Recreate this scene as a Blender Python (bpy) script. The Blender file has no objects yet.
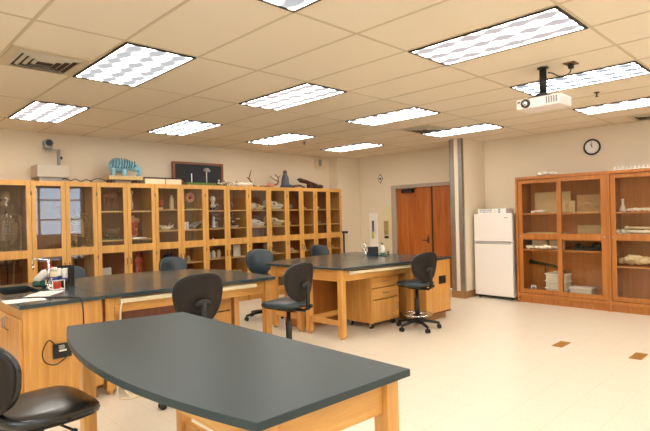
import bpy, bmesh, math, random
from mathutils import Vector, Matrix

S = bpy.context.scene
C = S.collection
PI = math.pi

# ---------------------------------------------------------------- camera
H = 1.57
cd = bpy.data.cameras.new('camera')
cam = bpy.data.objects.new('camera', cd)
C.objects.link(cam)
S.camera = cam
dv = Vector((0.698163783, 0.715938028, -0.00026865)).normalized()
rv = Vector((0.71571787, -0.6979583, -0.02453868)).normalized()
uv = rv.cross(dv)
M = Matrix((rv, uv, -dv)).transposed().to_4x4()
M.translation = Vector((0, 0, H))
cam.matrix_world = M
cd.sensor_width = 36
cd.lens = 501.85 / 650 * 36
cd.clip_start = 0.05

# ---------------------------------------------------------------- world / exposure
W = bpy.data.worlds.new('sky'); S.world = W; W.use_nodes = True
bg = W.node_tree.nodes['Background']
bg.inputs[0].default_value = (0.72, 0.86, 1.0, 1)
bg.inputs[1].default_value = 7.0
LAMP = 25.0            # brightness of the fluorescent lenses
LAMP_COL = (1.0, 0.95, 0.89)
S.view_settings.view_transform = 'Standard'
S.view_settings.look = 'None'
S.view_settings.exposure = -0.12
S.view_settings.gamma = 1.0
S.view_settings.use_curve_mapping = False
S.cycles.use_denoising = True
S.cycles.max_bounces = 9
S.cycles.diffuse_bounces = 5
S.cycles.glossy_bounces = 4
S.cycles.transparent_max_bounces = 16
S.cycles.caustics_reflective = False
S.cycles.caustics_refractive = False
S.cycles.sample_clamp_indirect = 6.0

# ---------------------------------------------------------------- materials
def srgb(r, g, b):
    def f(c):
        c /= 255.0
        return c / 12.92 if c <= 0.04045 else ((c + 0.055) / 1.055) ** 2.4
    return (f(r), f(g), f(b), 1)

def newmat(name):
    m = bpy.data.materials.new(name); m.use_nodes = True
    nt = m.node_tree
    return m, nt, nt.nodes['Principled BSDF']

def N(nt, t, **kw):
    n = nt.nodes.new(t)
    for k, v in kw.items():
        setattr(n, k, v)
    return n

def plain(name, col, rough=0.5, metal=0.0, spec=0.5, var=0.12, scale=30.0, bump=0.0, coat=0.0):
    m, nt, p = newmat(name)
    tc = N(nt, 'ShaderNodeTexCoord')
    no = N(nt, 'ShaderNodeTexNoise'); no.inputs['Scale'].default_value = scale; no.inputs['Detail'].default_value = 3
    nt.links.new(tc.outputs['Object'], no.inputs['Vector'])
    mx = N(nt, 'ShaderNodeMix', data_type='RGBA')
    mx.inputs[6].default_value = tuple(c * (1 - var) for c in col[:3]) + (1,)
    mx.inputs[7].default_value = tuple(min(1, c * (1 + var)) for c in col[:3]) + (1,)
    nt.links.new(no.outputs['Fac'], mx.inputs[0])
    nt.links.new(mx.outputs[2], p.inputs['Base Color'])
    p.inputs['Roughness'].default_value = rough
    p.inputs['Metallic'].default_value = metal
    p.inputs['Specular IOR Level'].default_value = spec
    p.inputs['Coat Weight'].default_value = coat
    if bump:
        b = N(nt, 'ShaderNodeBump'); b.inputs['Strength'].default_value = bump; b.inputs['Distance'].default_value = 0.002
        nt.links.new(no.outputs['Fac'], b.inputs['Height'])
        nt.links.new(b.outputs[0], p.inputs['Normal'])
    return m

def wood(name, dark, light, axis=2, rough=0.35, scale=1.0, coat=0.15):
    m, nt, p = newmat(name)
    tc = N(nt, 'ShaderNodeTexCoord')
    mp = N(nt, 'ShaderNodeMapping')
    sc = [14.0 * scale] * 3; sc[axis] = 0.9 * scale
    mp.inputs['Scale'].default_value = sc
    nt.links.new(tc.outputs['Object'], mp.inputs['Vector'])
    n1 = N(nt, 'ShaderNodeTexNoise'); n1.inputs['Scale'].default_value = 1.6; n1.inputs['Detail'].default_value = 6; n1.inputs['Distortion'].default_value = 0.8
    n2 = N(nt, 'ShaderNodeTexNoise'); n2.inputs['Scale'].default_value = 9; n2.inputs['Detail'].default_value = 2
    nt.links.new(mp.outputs[0], n1.inputs['Vector']); nt.links.new(mp.outputs[0], n2.inputs['Vector'])
    ad = N(nt, 'ShaderNodeMath', operation='MULTIPLY_ADD'); ad.inputs[1].default_value = 0.3; nt.links.new(n2.outputs['Fac'], ad.inputs[0]); nt.links.new(n1.outputs['Fac'], ad.inputs[2])
    cr = N(nt, 'ShaderNodeValToRGB')
    cr.color_ramp.elements[0].position = 0.42; cr.color_ramp.elements[0].color = dark
    cr.color_ramp.elements[1].position = 0.85; cr.color_ramp.elements[1].color = light
    nt.links.new(ad.outputs[0], cr.inputs[0]); nt.links.new(cr.outputs[0], p.inputs['Base Color'])
    p.inputs['Roughness'].default_value = rough
    p.inputs['Coat Weight'].default_value = coat; p.inputs['Coat Roughness'].default_value = 0.2
    return m

def glass(name, tint=(1, 1, 1, 1), base=0.06, edge=0.9):
    m = bpy.data.materials.new(name); m.use_nodes = True
    nt = m.node_tree; nt.nodes.clear()
    o = N(nt, 'ShaderNodeOutputMaterial')
    tr = N(nt, 'ShaderNodeBsdfTransparent'); tr.inputs[0].default_value = tint
    gl = N(nt, 'ShaderNodeBsdfGlossy'); gl.inputs['Roughness'].default_value = 0.015
    lw = N(nt, 'ShaderNodeLayerWeight'); lw.inputs[0].default_value = 0.5
    pw = N(nt, 'ShaderNodeMath', operation='POWER'); pw.inputs[1].default_value = 4.0
    ma = N(nt, 'ShaderNodeMath', operation='MULTIPLY_ADD'); ma.inputs[1].default_value = edge; ma.inputs[2].default_value = base
    mx = N(nt, 'ShaderNodeMixShader')
    nt.links.new(lw.outputs['Facing'], pw.inputs[0]); nt.links.new(pw.outputs[0], ma.inputs[0]); nt.links.new(ma.outputs[0], mx.inputs[0])
    nt.links.new(tr.outputs[0], mx.inputs[1]); nt.links.new(gl.outputs[0], mx.inputs[2]); nt.links.new(mx.outputs[0], o.inputs[0])
    return m

MAPLE_D, MAPLE_L = srgb(200, 138, 66), srgb(222, 166, 88)
M_MAPLE = wood('maple_upright', MAPLE_D, MAPLE_L, 2)
M_MAPLEX = wood('maple_along_x', MAPLE_D, MAPLE_L, 0)
M_MAPLEY = wood('maple_along_y', MAPLE_D, MAPLE_L, 1)
M_OAK = wood('cabinet_wood', srgb(198, 142, 68), srgb(222, 170, 92), 2)
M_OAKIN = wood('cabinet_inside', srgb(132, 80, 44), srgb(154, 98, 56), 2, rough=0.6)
M_SHELF = wood('shelf_wood', srgb(205, 160, 95), srgb(228, 190, 125), 0)
M_CHERRY = wood('sliding_cabinet_wood', srgb(160, 94, 36), srgb(186, 118, 52), 2)
M_CHERRYIN = wood('sliding_cabinet_back', srgb(190, 122, 58), srgb(212, 144, 74), 2, rough=0.55)
M_DOOR = wood('door_veneer', srgb(158, 80, 28), srgb(192, 112, 50), 2, scale=0.55)
M_BASEB = plain('base_moulding', srgb(158, 116, 70), 0.5)
M_TOP = plain('epoxy_worktop', srgb(52, 66, 68), 0.20, spec=0.6, var=0.10, scale=5)
M_TOPFG = plain('matt_epoxy_worktop', srgb(42, 57, 58), 0.42, spec=0.4, var=0.06, scale=4)
M_WHITE = plain('white_enamel', srgb(236, 232, 224), 0.35, var=0.02)
M_FRIDGE = plain('fridge_enamel', srgb(240, 232, 222), 0.45, var=0.02, scale=200, bump=0.1)
M_FRSIDE = plain('fridge_side', srgb(220, 214, 210), 0.5, var=0.02)
M_BLACK = plain('black_plastic', (0.012, 0.012, 0.012, 1), 0.45)
M_BRONZE = plain('dark_frame', (0.03, 0.022, 0.016, 1), 0.5)
M_SHELL = plain('chair_shell', (0.018, 0.013, 0.010, 1), 0.55, spec=0.3, scale=300, bump=0.3)
M_VINYL = plain('chair_vinyl', srgb(40, 56, 64), 0.3, spec=0.6, var=0.06, scale=60, bump=0.08)
M_VINYLB = plain('black_vinyl', (0.016, 0.016, 0.014, 1), 0.25, spec=0.6, scale=60, bump=0.08)
M_STEEL = plain('brushed_steel', (0.42, 0.39, 0.35, 1), 0.42, metal=1.0, scale=8)
M_CHROME = plain('chrome', (0.75, 0.75, 0.75, 1), 0.08, metal=1.0)
M_GLASS = glass('cabinet_glass', (0.93, 0.93, 0.92, 1), 0.055)
M_GLASSR = glass('sliding_glass', (0.96, 0.95, 0.93, 1), 0.03)
M_BONE = plain('bone', srgb(228, 208, 165), 0.55, scale=40)
M_BONEW = plain('white_bone', srgb(240, 230, 208), 0.55, scale=40)
M_BROWN = plain('antler_brown', srgb(120, 78, 48), 0.55, scale=40)
M_DBROWN = plain('dark_brown', srgb(66, 36, 22), 0.3, scale=25)
M_RED = plain('red_model', srgb(176, 60, 44), 0.4, scale=50, var=0.3)
M_PINK = plain('flesh_model', srgb(214, 150, 118), 0.45, scale=40, var=0.2)
M_GREEN = plain('green_base', srgb(96, 120, 62), 0.6, scale=60, var=0.3)
M_DGREEN = plain('dark_green', srgb(44, 66, 36), 0.6, scale=60, var=0.3)
M_PAPER = plain('paper', srgb(240, 236, 226), 0.7, var=0.03)
M_TAN = plain('tan_stone', srgb(204, 178, 128), 0.75, scale=20, bump=0.4)
M_CREAM = plain('cream_plastic', srgb(232, 214, 176), 0.45)
M_BLUE = plain('blue_plastic', srgb(38, 62, 150), 0.35)
M_LBLUE = plain('pale_blue_foam', srgb(140, 188, 204), 0.7, scale=25)
M_TEAL = plain('teal_stripe', srgb(52, 96, 110), 0.7)
M_YELLOW = plain('yellow', srgb(206, 190, 60), 0.5)
M_GREY = plain('grey_plastic', srgb(150, 148, 140), 0.5)
M_PROJ = plain('projector_white', srgb(238, 230, 224), 0.4, var=0.02)
M_BEIGE = plain('beige_metal', srgb(190, 178, 158), 0.5, var=0.04)
M_CHALK = plain('blackboard_slate', (0.012, 0.015, 0.02, 1), 0.6)
M_WOODFR = wood('frame_wood', srgb(120, 66, 34), srgb(150, 88, 46), 0)
M_ALU = plain('door_frame_paint', srgb(176, 160, 140), 0.45, var=0.04)
M_CLEAR = glass('clear_plastic', (0.9, 0.93, 0.92, 1), 0.05, .35)
M_BIN = plain('cloudy_plastic', srgb(226, 218, 200), 0.35, var=0.05)
M_TORT = plain('brown_floor_tile', srgb(160, 112, 40), 0.4, scale=60, var=0.25)

def wallmat(name, col):
    return plain(name, col, 0.75, var=0.015, scale=3, bump=0.0)
M_WALL = wallmat('cream_wall', srgb(228, 213, 187))

# floor: cream vinyl tiles, 12 inch, speckled
def floormat():
    m, nt, p = newmat('cream_vinyl_tile')
    tc = N(nt, 'ShaderNodeTexCoord')
    sep = N(nt, 'ShaderNodeSeparateXYZ'); nt.links.new(tc.outputs['Object'], sep.inputs[0])
    outs = []
    for ax in (0, 1):
        d = N(nt, 'ShaderNodeMath', operation='DIVIDE'); d.inputs[1].default_value = 0.3048
        f = N(nt, 'ShaderNodeMath', operation='FRACT')
        s = N(nt, 'ShaderNodeMath', operation='SUBTRACT'); s.inputs[1].default_value = 0.5
        a = N(nt, 'ShaderNodeMath', operation='ABSOLUTE')
        g = N(nt, 'ShaderNodeMath', operation='GREATER_THAN'); g.inputs[1].default_value = 0.4945
        nt.links.new(sep.outputs[ax], d.inputs[0]); nt.links.new(d.outputs[0], f.inputs[0]); nt.links.new(f.outputs[0], s.inputs[0])
        nt.links.new(s.outputs[0], a.inputs[0]); nt.links.new(a.outputs[0], g.inputs[0]); outs.append(g)
    mxm = N(nt, 'ShaderNodeMath', operation='MAXIMUM'); nt.links.new(outs[0].outputs[0], mxm.inputs[0]); nt.links.new(outs[1].outputs[0], mxm.inputs[1])
    no = N(nt, 'ShaderNodeTexNoise'); no.inputs['Scale'].default_value = 90; no.inputs['Detail'].default_value = 4
    nt.links.new(tc.outputs['Object'], no.inputs['Vector'])
    cr = N(nt, 'ShaderNodeValToRGB')
    cr.color_ramp.elements[0].position = 0.3; cr.color_ramp.elements[0].color = srgb(218, 205, 182)
    cr.color_ramp.elements[1].position = 0.65; cr.color_ramp.elements[1].color = srgb(236, 226, 206)
    nt.links.new(no.outputs['Fac'], cr.inputs[0])
    mx = N(nt, 'ShaderNodeMix', data_type='RGBA'); mx.inputs[7].default_value = srgb(196, 176, 144)
    sc = N(nt, 'ShaderNodeMath', operation='MULTIPLY'); sc.inputs[1].default_value = 0.55
    nt.links.new(mxm.outputs[0], sc.inputs[0]); nt.links.new(sc.outputs[0], mx.inputs[0])
    nt.links.new(cr.outputs[0], mx.inputs[6]); nt.links.new(mx.outputs[2], p.inputs['Base Color'])
    p.inputs['Roughness'].default_value = 0.3
    return m
M_FLOOR = floormat()
M_CEIL = plain('mineral_ceiling_tile', srgb(234, 221, 199), 0.9, var=0.03, scale=120)
M_GRID = plain('ceiling_grid_paint', srgb(206, 190, 160), 0.6, var=0.02)

def lensmat(name, tint, lo):
    m = bpy.data.materials.new(name); m.use_nodes = True
    nt = m.node_tree; nt.nodes.clear()
    o = N(nt, 'ShaderNodeOutputMaterial'); e = N(nt, 'ShaderNodeEmission')
    tc = N(nt, 'ShaderNodeTexCoord'); sep = N(nt, 'ShaderNodeSeparateXYZ'); nt.links.new(tc.outputs['Object'], sep.inputs[0])
    def wave(ax, per, ph):
        a = N(nt, 'ShaderNodeMath', operation='MULTIPLY_ADD'); a.inputs[1].default_value = 2 * PI / per; a.inputs[2].default_value = ph
        c = N(nt, 'ShaderNodeMath', operation='COSINE'); nt.links.new(sep.outputs[ax], a.inputs[0]); nt.links.new(a.outputs[0], c.inputs[0]); return c
    wx = wave(0, 0.19, 0.0); wy = wave(1, 0.195, PI)
    no = N(nt, 'ShaderNodeTexNoise'); no.inputs['Scale'].default_value = 7
    nt.links.new(tc.outputs['Object'], no.inputs['Vector'])
    m1 = N(nt, 'ShaderNodeMath', operation='MULTIPLY_ADD'); m1.inputs[1].default_value = 0.55; nt.links.new(wy.outputs[0], m1.inputs[0]); nt.links.new(wx.outputs[0], m1.inputs[2])
    m2 = N(nt, 'ShaderNodeMath', operation='MULTIPLY_ADD'); m2.inputs[1].default_value = 2.2; nt.links.new(no.outputs['Fac'], m2.inputs[0]); nt.links.new(m1.outputs[0], m2.inputs[2])
    mr = N(nt, 'ShaderNodeMapRange'); mr.interpolation_type = 'SMOOTHSTEP'
    mr.inputs['From Min'].default_value = 0.6; mr.inputs['From Max'].default_value = 2.2
    mr.inputs['To Min'].default_value = 1.0; mr.inputs['To Max'].default_value = 0.0
    nt.links.new(m2.outputs[0], mr.inputs['Value'])
    pw = N(nt, 'ShaderNodeMath', operation='POWER'); pw.inputs[1].default_value = 8.0; nt.links.new(mr.outputs[0], pw.inputs[0])
    # soft grey patches brighten to white, then to the full brightness over the tubes
    c1 = N(nt, 'ShaderNodeMix', data_type='RGBA'); c1.inputs[6].default_value = tuple(c * lo for c in tint) + (1,); c1.inputs[7].default_value = (1.0, .97, .95, 1)
    nt.links.new(mr.outputs[0], c1.inputs[0])
    cm = N(nt, 'ShaderNodeMix', data_type='RGBA'); cm.inputs[7].default_value = tuple(c * LAMP for c in LAMP_COL) + (1,)
    nt.links.new(pw.outputs[0], cm.inputs[0]); nt.links.new(c1.outputs[2], cm.inputs[6]); nt.links.new(cm.outputs[2], e.inputs[0])
    nt.links.new(e.outputs[0], o.inputs[0])
    return m
M_LENSW = lensmat('white_lamp_lens', (0.80, 0.80, 0.82), 0.82)
M_LENSP = lensmat('warm_lamp_lens', (0.86, 0.76, 0.76), 0.85)
M_LENSB = lensmat('cool_lamp_lens', (0.66, 0.74, 0.82), 0.8)

# ---------------------------------------------------------------- mesh builder
class MB:
    def __init__(self):
        self.bm = bmesh.new()
    def _merge(self, t, smooth=False, mat=None):
        if mat is not None:
            t.transform(mat)
        if smooth:
            for f in t.faces: f.smooth = True
        me = bpy.data.meshes.new('tmp'); t.to_mesh(me); t.free()
        self.bm.from_mesh(me); bpy.data.meshes.remove(me)
        return self
    def box(self, x0, x1, y0, y1, z0, z1, bev=0.0, mat=None):
        t = bmesh.new(); bmesh.ops.create_cube(t, size=1)
        for v in t.verts:
            v.co = Vector(((x0 + x1) / 2 + v.co.x * (x1 - x0), (y0 + y1) / 2 + v.co.y * (y1 - y0), (z0 + z1) / 2 + v.co.z * (z1 - z0)))
        if bev:
            bmesh.ops.bevel(t, geom=list(t.edges), offset=bev, segments=2, affect='EDGES', profile=0.5)
        return self._merge(t, mat=mat)
    def cyl(self, p0, p1, r, r2=None, seg=16, smooth=True):
        p0, p1 = Vector(p0), Vector(p1); d = p1 - p0
        t = bmesh.new(); bmesh.ops.create_cone(t, cap_ends=True, segments=seg, radius1=r, radius2=r if r2 is None else r2, depth=d.length)
        for f in t.faces: f.smooth = smooth and len(f.verts) == 4
        return self._merge(t, mat=Matrix.Translation((p0 + p1) / 2) @ d.to_track_quat('Z', 'Y').to_matrix().to_4x4())
    def ell(self, c, r, rot=None, u=12, v=8):
        t = bmesh.new(); bmesh.ops.create_uvsphere(t, u_segments=u, v_segments=v, radius=1)
        m = Matrix.Translation(c) @ (rot if rot else Matrix.Identity(4)) @ Matrix.Diagonal((r[0], r[1], r[2], 1))
        return self._merge(t, True, m)
    def lathe(self, prof, c=(0, 0, 0), seg=20, smooth=True):
        t = bmesh.new(); rings = []
        for r, z in prof:
            rings.append([t.verts.new((c[0] + r * math.cos(2 * PI * k / seg), c[1] + r * math.sin(2 * PI * k / seg), c[2] + z)) for k in range(seg)])
        for a, b in zip(rings, rings[1:]):
            for k in range(seg):
                t.faces.new((a[k], a[(k + 1) % seg], b[(k + 1) % seg], b[k]))
        t.faces.new(rings[0][::-1]); t.faces.new(rings[-1])
        for f in t.faces: f.smooth = smooth and len(f.verts) == 4
        return self._merge(t)
    def tube(self, pts, r, seg=8, closed=False, taper=None):
        pts = [Vector(p) for p in pts]; t = bmesh.new(); rings = []; n = len(pts)
        up = Vector((0, 0, 1)); prev = None
        for i, p in enumerate(pts):
            if closed: d = pts[(i + 1) % n] - pts[i - 1]
            else: d = pts[min(i + 1, n - 1)] - pts[max(i - 1, 0)]
            d.normalize()
            a = (prev - d * prev.dot(d)) if prev else (up if abs(d.z) < 0.9 else Vector((1, 0, 0))).cross(d)
            a.normalize(); prev = a; b = d.cross(a)
            rr = r if taper is None else r * (1 + (taper - 1) * i / max(1, n - 1))
            rings.append([t.verts.new(p + a * rr * math.cos(2 * PI * k / seg) + b * rr * math.sin(2 * PI * k / seg)) for k in range(seg)])
        m = n if closed else n - 1
        for i in range(m):
            a, b = rings[i], rings[(i + 1) % n]
            for k in range(seg): t.faces.new((a[k], a[(k + 1) % seg], b[(k + 1) % seg], b[k]))
        if not closed: t.faces.new(rings[0][::-1]); t.faces.new(rings[-1])
        for f in t.faces: f.smooth = len(f.verts) == 4
        return self._merge(t)
    def prism(self, poly, z0, z1, bev=0.0, mat=None):
        t = bmesh.new(); a = [t.verts.new((x, y, z0)) for x, y in poly]; b = [t.verts.new((x, y, z1)) for x, y in poly]; n = len(poly)
        t.faces.new(a[::-1]); t.faces.new(b)
        for k in range(n): t.faces.new((a[k], a[(k + 1) % n], b[(k + 1) % n], b[k]))
        bmesh.ops.recalc_face_normals(t, faces=list(t.faces))
        if bev:
            es = [e for e in t.edges if abs(e.verts[0].co.z - e.verts[1].co.z) < 1e-6]
            bmesh.ops.bevel(t, geom=es, offset=bev, segments=2, affect='EDGES', profile=0.5)
        return self._merge(t, mat=mat)
    def cushion(self, outline, thick, dome, curve=None, rings=5):
        """padded slab: outline(t)->(x,y) closed, thickness along z, domed top; curve(x,y)->dz"""
        t = bmesh.new(); n = 40; L = []
        lev = [(0.0, -thick * .5, 0.90), (0.0, -thick * .42, 0.97), (0.0, 0, 1.0), (0.0, thick * .32, 0.98), (0.0, thick * .5, 0.92)]
        for k in range(1, rings): lev.append((0, thick * .5 + dome * (1 - (1 - k / rings) ** 2), 0.92 * (1 - k / rings)))
        cv = curve or (lambda x, y: 0)
        for _, z, s in lev:
            ring = []
            for k in range(n):
                x, y = outline(2 * PI * k / n); x *= s; y *= s
                ring.append(t.verts.new((x, y, z + cv(x, y))))
            L.append(ring)
        for a, b in zip(L, L[1:]):
            for k in range(n): t.faces.new((a[k], a[(k + 1) % n], b[(k + 1) % n], b[k]))
        t.faces.new(L[0][::-1]); t.faces.new(L[-1])
        for f in t.faces: f.smooth = True
        return self._merge(t)
    def tf(self, m):
        self.bm.transform(m); return self

def sm(pts, n=5):
    P = [Vector(p) for p in pts]; P = [P[0]] + P + [P[-1]]; out = []
    for i in range(1, len(P) - 2):
        for k in range(n):
            t_ = k / n; a, b, c, d = P[i - 1], P[i], P[i + 1], P[i + 2]
            out.append(.5 * ((2 * b) + (c - a) * t_ + (2 * a - 5 * b + 4 * c - d) * t_ ** 2 + (3 * b - a - 3 * c + d) * t_ ** 3))
    out.append(P[-2]); return out
def obj(name, mb, mat, parent=None):
    me = bpy.data.meshes.new(name); mb.bm.normal_update(); mb.bm.to_mesh(me); mb.bm.free()
    me.materials.append(mat)
    o = bpy.data.objects.new(name, me); C.objects.link(o)
    if parent is not None: o.parent = parent
    return o
def tag(o, label, cat, group=None, kind=None):
    o['label'] = label; o['category'] = cat
    if group: o['group'] = group
    if kind: o['kind'] = kind
    return o
def thing(name, label, cat, loc=(0, 0, 0), rz=0.0, group=None):
    o = bpy.data.objects.new(name, None); C.objects.link(o); o.empty_display_size = 0.1
    o.location = loc; o.rotation_euler = (0, 0, rz)
    return tag(o, label, cat, group)
def struct(name, mb, mat, parent=None):
    o = obj(name, mb, mat, parent); o['kind'] = 'structure'; return o
def single(name, mb, mat, label, cat, loc=(0, 0, 0), rz=0.0, group=None):
    o = obj(name, mb, mat); o.location = loc; o.rotation_euler = (0, 0, rz)
    return tag(o, label, cat, group)
def copy_tree(o, parent=None):
    c = o.copy(); C.objects.link(c); c.parent = parent
    for ch in list(o.children): copy_tree(ch, c)
    return c
def B(*a, **k): return MB().box(*a, **k)

# ---------------------------------------------------------------- room shell
CZ = 2.912
X0, X1, Y0, Y1 = -1.9, 8.98, -2.7, 8.28
struct('floor', B(X0, X1 + .1, Y0, Y1 + .1, -0.1, 0), M_FLOOR)
struct('ceiling', B(X0, X1 + .1, Y0, Y1 + .1, CZ, CZ + .1), M_CEIL)
struct('wall_left', B(X0, X1, Y1, Y1 + .12, 0, CZ), M_WALL)
# wall with the double door: opening Y 5.05..6.93, z 0..2.13
w = MB().box(X1, X1 + .14, Y0, 5.05, 0, CZ).box(X1, X1 + .14, 6.93, Y1 + .12, 0, CZ).box(X1, X1 + .14, 5.05, 6.93, 2.13, CZ)
struct('wall_back', w, M_WALL)
BW = (-1.6, 2.2)
struct('wall_behind', MB().box(X0 - .15, X0, Y0, Y1, 0, 1.1).box(X0 - .15, X0, Y0, Y1, 2.76, CZ).box(X0 - .15, X0, Y0, BW[0], 1.1, 2.76).box(X0 - .15, X0, BW[1], Y1, 1.1, 2.76), M_WALL)
f = MB()
for z0, z1 in ((1.1, 1.16), (2.70, 2.76), (1.9, 1.95)): f.box(X0 - .11, X0 - .05, BW[0], BW[1], z0, z1)
for y in (BW[0], .27, BW[1] - .06): f.box(X0 - .11, X0 - .05, y, y + .06, 1.1, 2.76)
o = struct('window_3', f, M_WHITE)  # unseen window, added to throw fill daylight on the sliding-door cabinets
struct('window_pane', B(X0 - .085, X0 - .08, BW[0] + .05, BW[1] - .05, 1.15, 2.71), glass('window_glass_side', (1, 1, 1, 1), 0.04), o)
# wall with windows (seen only as reflections in the cabinet glass)
WX = [(-0.9, 0.9), (4.35, 6.15)]
w = MB().box(X0, X1, Y0 - .15, Y0, 0, 1.1).box(X0, X1, Y0 - .15, Y0, 2.76, CZ)
xs = [X0, WX[0][0], WX[0][1], WX[1][0], WX[1][1], X1]
for a, b in ((0, 1), (2, 3), (4, 5)): w.box(xs[a], xs[b], Y0 - .15, Y0, 1.1, 2.76)
struct('wall_right', w, M_WALL)
for i, (a, b) in enumerate(WX):
    f = MB()
    for z0, z1 in ((1.1, 1.16), (2.70, 2.76), (2.28, 2.33), (1.62, 1.67)): f.box(a, b, Y0 - .11, Y0 - .05, z0, z1)
    for x in (a, b - .06): f.box(x, x + .06, Y0 - .11, Y0 - .05, 1.1, 2.76)
    f.box(a + .42, a + .48, Y0 - .11, Y0 - .05, 1.1, 2.76)
    o = struct('window_%d' % (i + 1), f, M_WHITE)
    struct('window_pane', B(a + .05, b - .05, Y0 - .085, Y0 - .08, 1.15, 2.71), glass('window_glass%d' % i, (1, 1, 1, 1), 0.04), o)
struct('trim_1', B(8.24, X1, 8.0, Y1, 0, CZ), M_WALL)                      # boxed-out corner beside the cabinets
stub = struct('trim_2', B(8.15, X1, 4.77, 5.02, 0, CZ), M_WALL)            # wall end beside the fridge
# stainless corner guards on the wall end
g1 = MB().box(8.143, 8.149, 4.93, 5.027, .13, CZ - .001).box(8.143, 8.24, 5.0215, 5.027, .13, CZ - .001)
tag(obj('corner_guard', g1, M_STEEL), 'stainless steel corner guard on the wall end, strip beside the wooden double door', 'corner guard', 'steel corner guards on the wall end')
g2 = MB().box(8.143, 8.149, 4.763, 4.85, .13, CZ - .001).box(8.143, 8.20, 4.763, 4.7685, .13, CZ - .001)
tag(obj('corner_guard', g2, M_STEEL), 'stainless steel corner guard on the wall end, strip nearer the white fridge', 'corner guard', 'steel corner guards on the wall end')
bb = MB().box(8.135, 8.15, 4.755, 5.035, 0, .125, .002).box(8.15, 8.95, 4.755, 4.77, 0, .125, .002).box(8.15, 8.95, 5.02, 5.035, 0, .125)
struct('baseboard_2', bb, M_BASEB)
struct('baseboard_left', B(-1.8, 1.0, Y1 - .015, Y1, 0, .12), M_BASEB)
struct('baseboard_back', MB().box(X1 - .015, X1, 7.07, 8.0, 0, .12).box(X1 - .015, X1, -2.6, 4.75, 0, .12), M_BASEB)
struct('baseboard_3', MB().box(8.14, 8.96, 7.985, 8.0, 0, .12), M_BASEB)

# ceiling grid
UX, VY = 1.8772, 4.3095
T = 0.6096
g = MB(); k = -7
while UX - T / 2 + k * T < X1:
    x = UX - T / 2 + k * T
    if x > X0: g.box(x - .011, x + .011, Y0, Y1, CZ - .003, CZ + .001)
    k += 1
k = -7
while VY - T + k * 2 * T < Y1:
    y = VY - T + k * 2 * T
    if y > Y0: g.box(X0, X1, y - .011, y + .011, CZ - .0025, CZ + .001)
    k += 1
struct('trim_3', g, M_GRID)

# ---------------------------------------------------------------- ceiling lights
def make_light(lens, x, y, label):
    t = thing('ceiling_light', label, 'ceiling light', (x, y, CZ), group='recessed fluorescent ceiling lights')
    w_, l_ = .292, .597
    f = MB()
    f.box(-w_, -w_ + .016, -l_, l_, -.014, -.0005).box(w_ - .016, w_, -l_, l_, -.014, -.0005)
    f.box(-w_ + .016, w_ - .016, -l_, -l_ + .016, -.014, -.0005).box(-w_ + .016, w_ - .016, l_ - .016, l_, -.014, -.0005)
    obj('frame', f, M_BRONZE, t)  # dark rim colour also stands in for the shadow line of the reveal
    obj('diffuser', B(-w_ + .016, w_ - .016, -l_ + .016, l_ - .016, -.007, -.001), lens, t)
LL = {
 (0, 0): ('w', 'brightest white ceiling light, nearest one over the left worktop, beside the left air vent'),
 (1, 1): ('b', 'ceiling light over the framed blackboard, third light in the row along the glass cabinets'),
 (0, 1): ('p', 'ceiling light at the far left above the overhead projector'),
 (1, 0): ('p', 'pinkish ceiling light at the middle of the ceiling, left of the one before the door'),
 (2, 1): ('b', 'small bluish ceiling light over the antlers on the cabinets'),
 (2, 0): ('p', 'ceiling light right of centre, just nearer than the black vent before the door'),
 (3, 0): ('b', 'ceiling light touching the top of the steel clad wall end'),
 (3, 1): ('b', 'farthest small ceiling light near the wall speaker and door corner'),
 (1, -1): ('p', 'largest ceiling light in the picture, upper right, with visible lens grid'),
 (2, -1): ('b', 'bluish ceiling light directly behind the ceiling projector'),
 (3, -1): ('p', 'ceiling light at the right edge over the wall clock'),
 (0, -1): ('w', 'ceiling light cut off by the top edge of the picture, only its corner showing'),
}
for i in range(-1, 4):
    for j in range(-2, 2):
        k, lab = LL.get((i, j), ('p', None))
        if lab is None: lab = 'recessed ceiling light outside the picture, behind the viewer'
        make_light({'w': M_LENSW, 'p': M_LENSP, 'b': M_LENSB}[k], UX + i * 3 * T, VY + j * 4 * T, lab)

# ceiling vents
def make_vent(x, y, label, s=.29):
    t = thing('ceiling_vent', label, 'air vent', (x, y, CZ), group='square ceiling air vents')
    f = MB().box(-s, s, -s, s, -.006, -.0005)
    obj('backplate', f, M_GRID, t)
    obj('throat', B(-s + .07, s - .07, -s + .07, s - .07, -.008, -.0062), plain('vent_throat', srgb(84, 64, 46), .8), t)
    for k in range(4):
        a = s - .06 - k * .05; b = a - .020; m = MB()
        for q in range(4):
            poly = [(-a, -a), (a, -a), (b, -b), (-b, -b)]
            bm_ = bmesh.new()
            vs = [bm_.verts.new((px, py, -.010 if idx < 2 else -.024)) for idx, (px, py) in enumerate(poly)]
            ws = [bm_.verts.new((px, py, -.0085 if idx < 2 else -.0225)) for idx, (px, py) in enumerate(poly)]
            bm_.faces.new(vs); bm_.faces.new(ws[::-1])
            for z in range(4): bm_.faces.new((vs[z], ws[z], ws[(z + 1) % 4], vs[(z + 1) % 4]))
            m._merge(bm_, mat=Matrix.Rotation(q * PI / 2, 4, 'Z'))
        obj('louvre', m, M_BEIGE, t)
make_vent(UX - T, VY + T / 2, 'square ceiling air vent at the upper left beside the bright light')
make_vent(UX + 8 * T, VY + T / 2, 'small dark ceiling air vent before the double door')
make_vent(UX + 11 * T - .02, VY - 4 * T + T / 2 - .3, 'ceiling air vent at the right edge of the picture')

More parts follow.
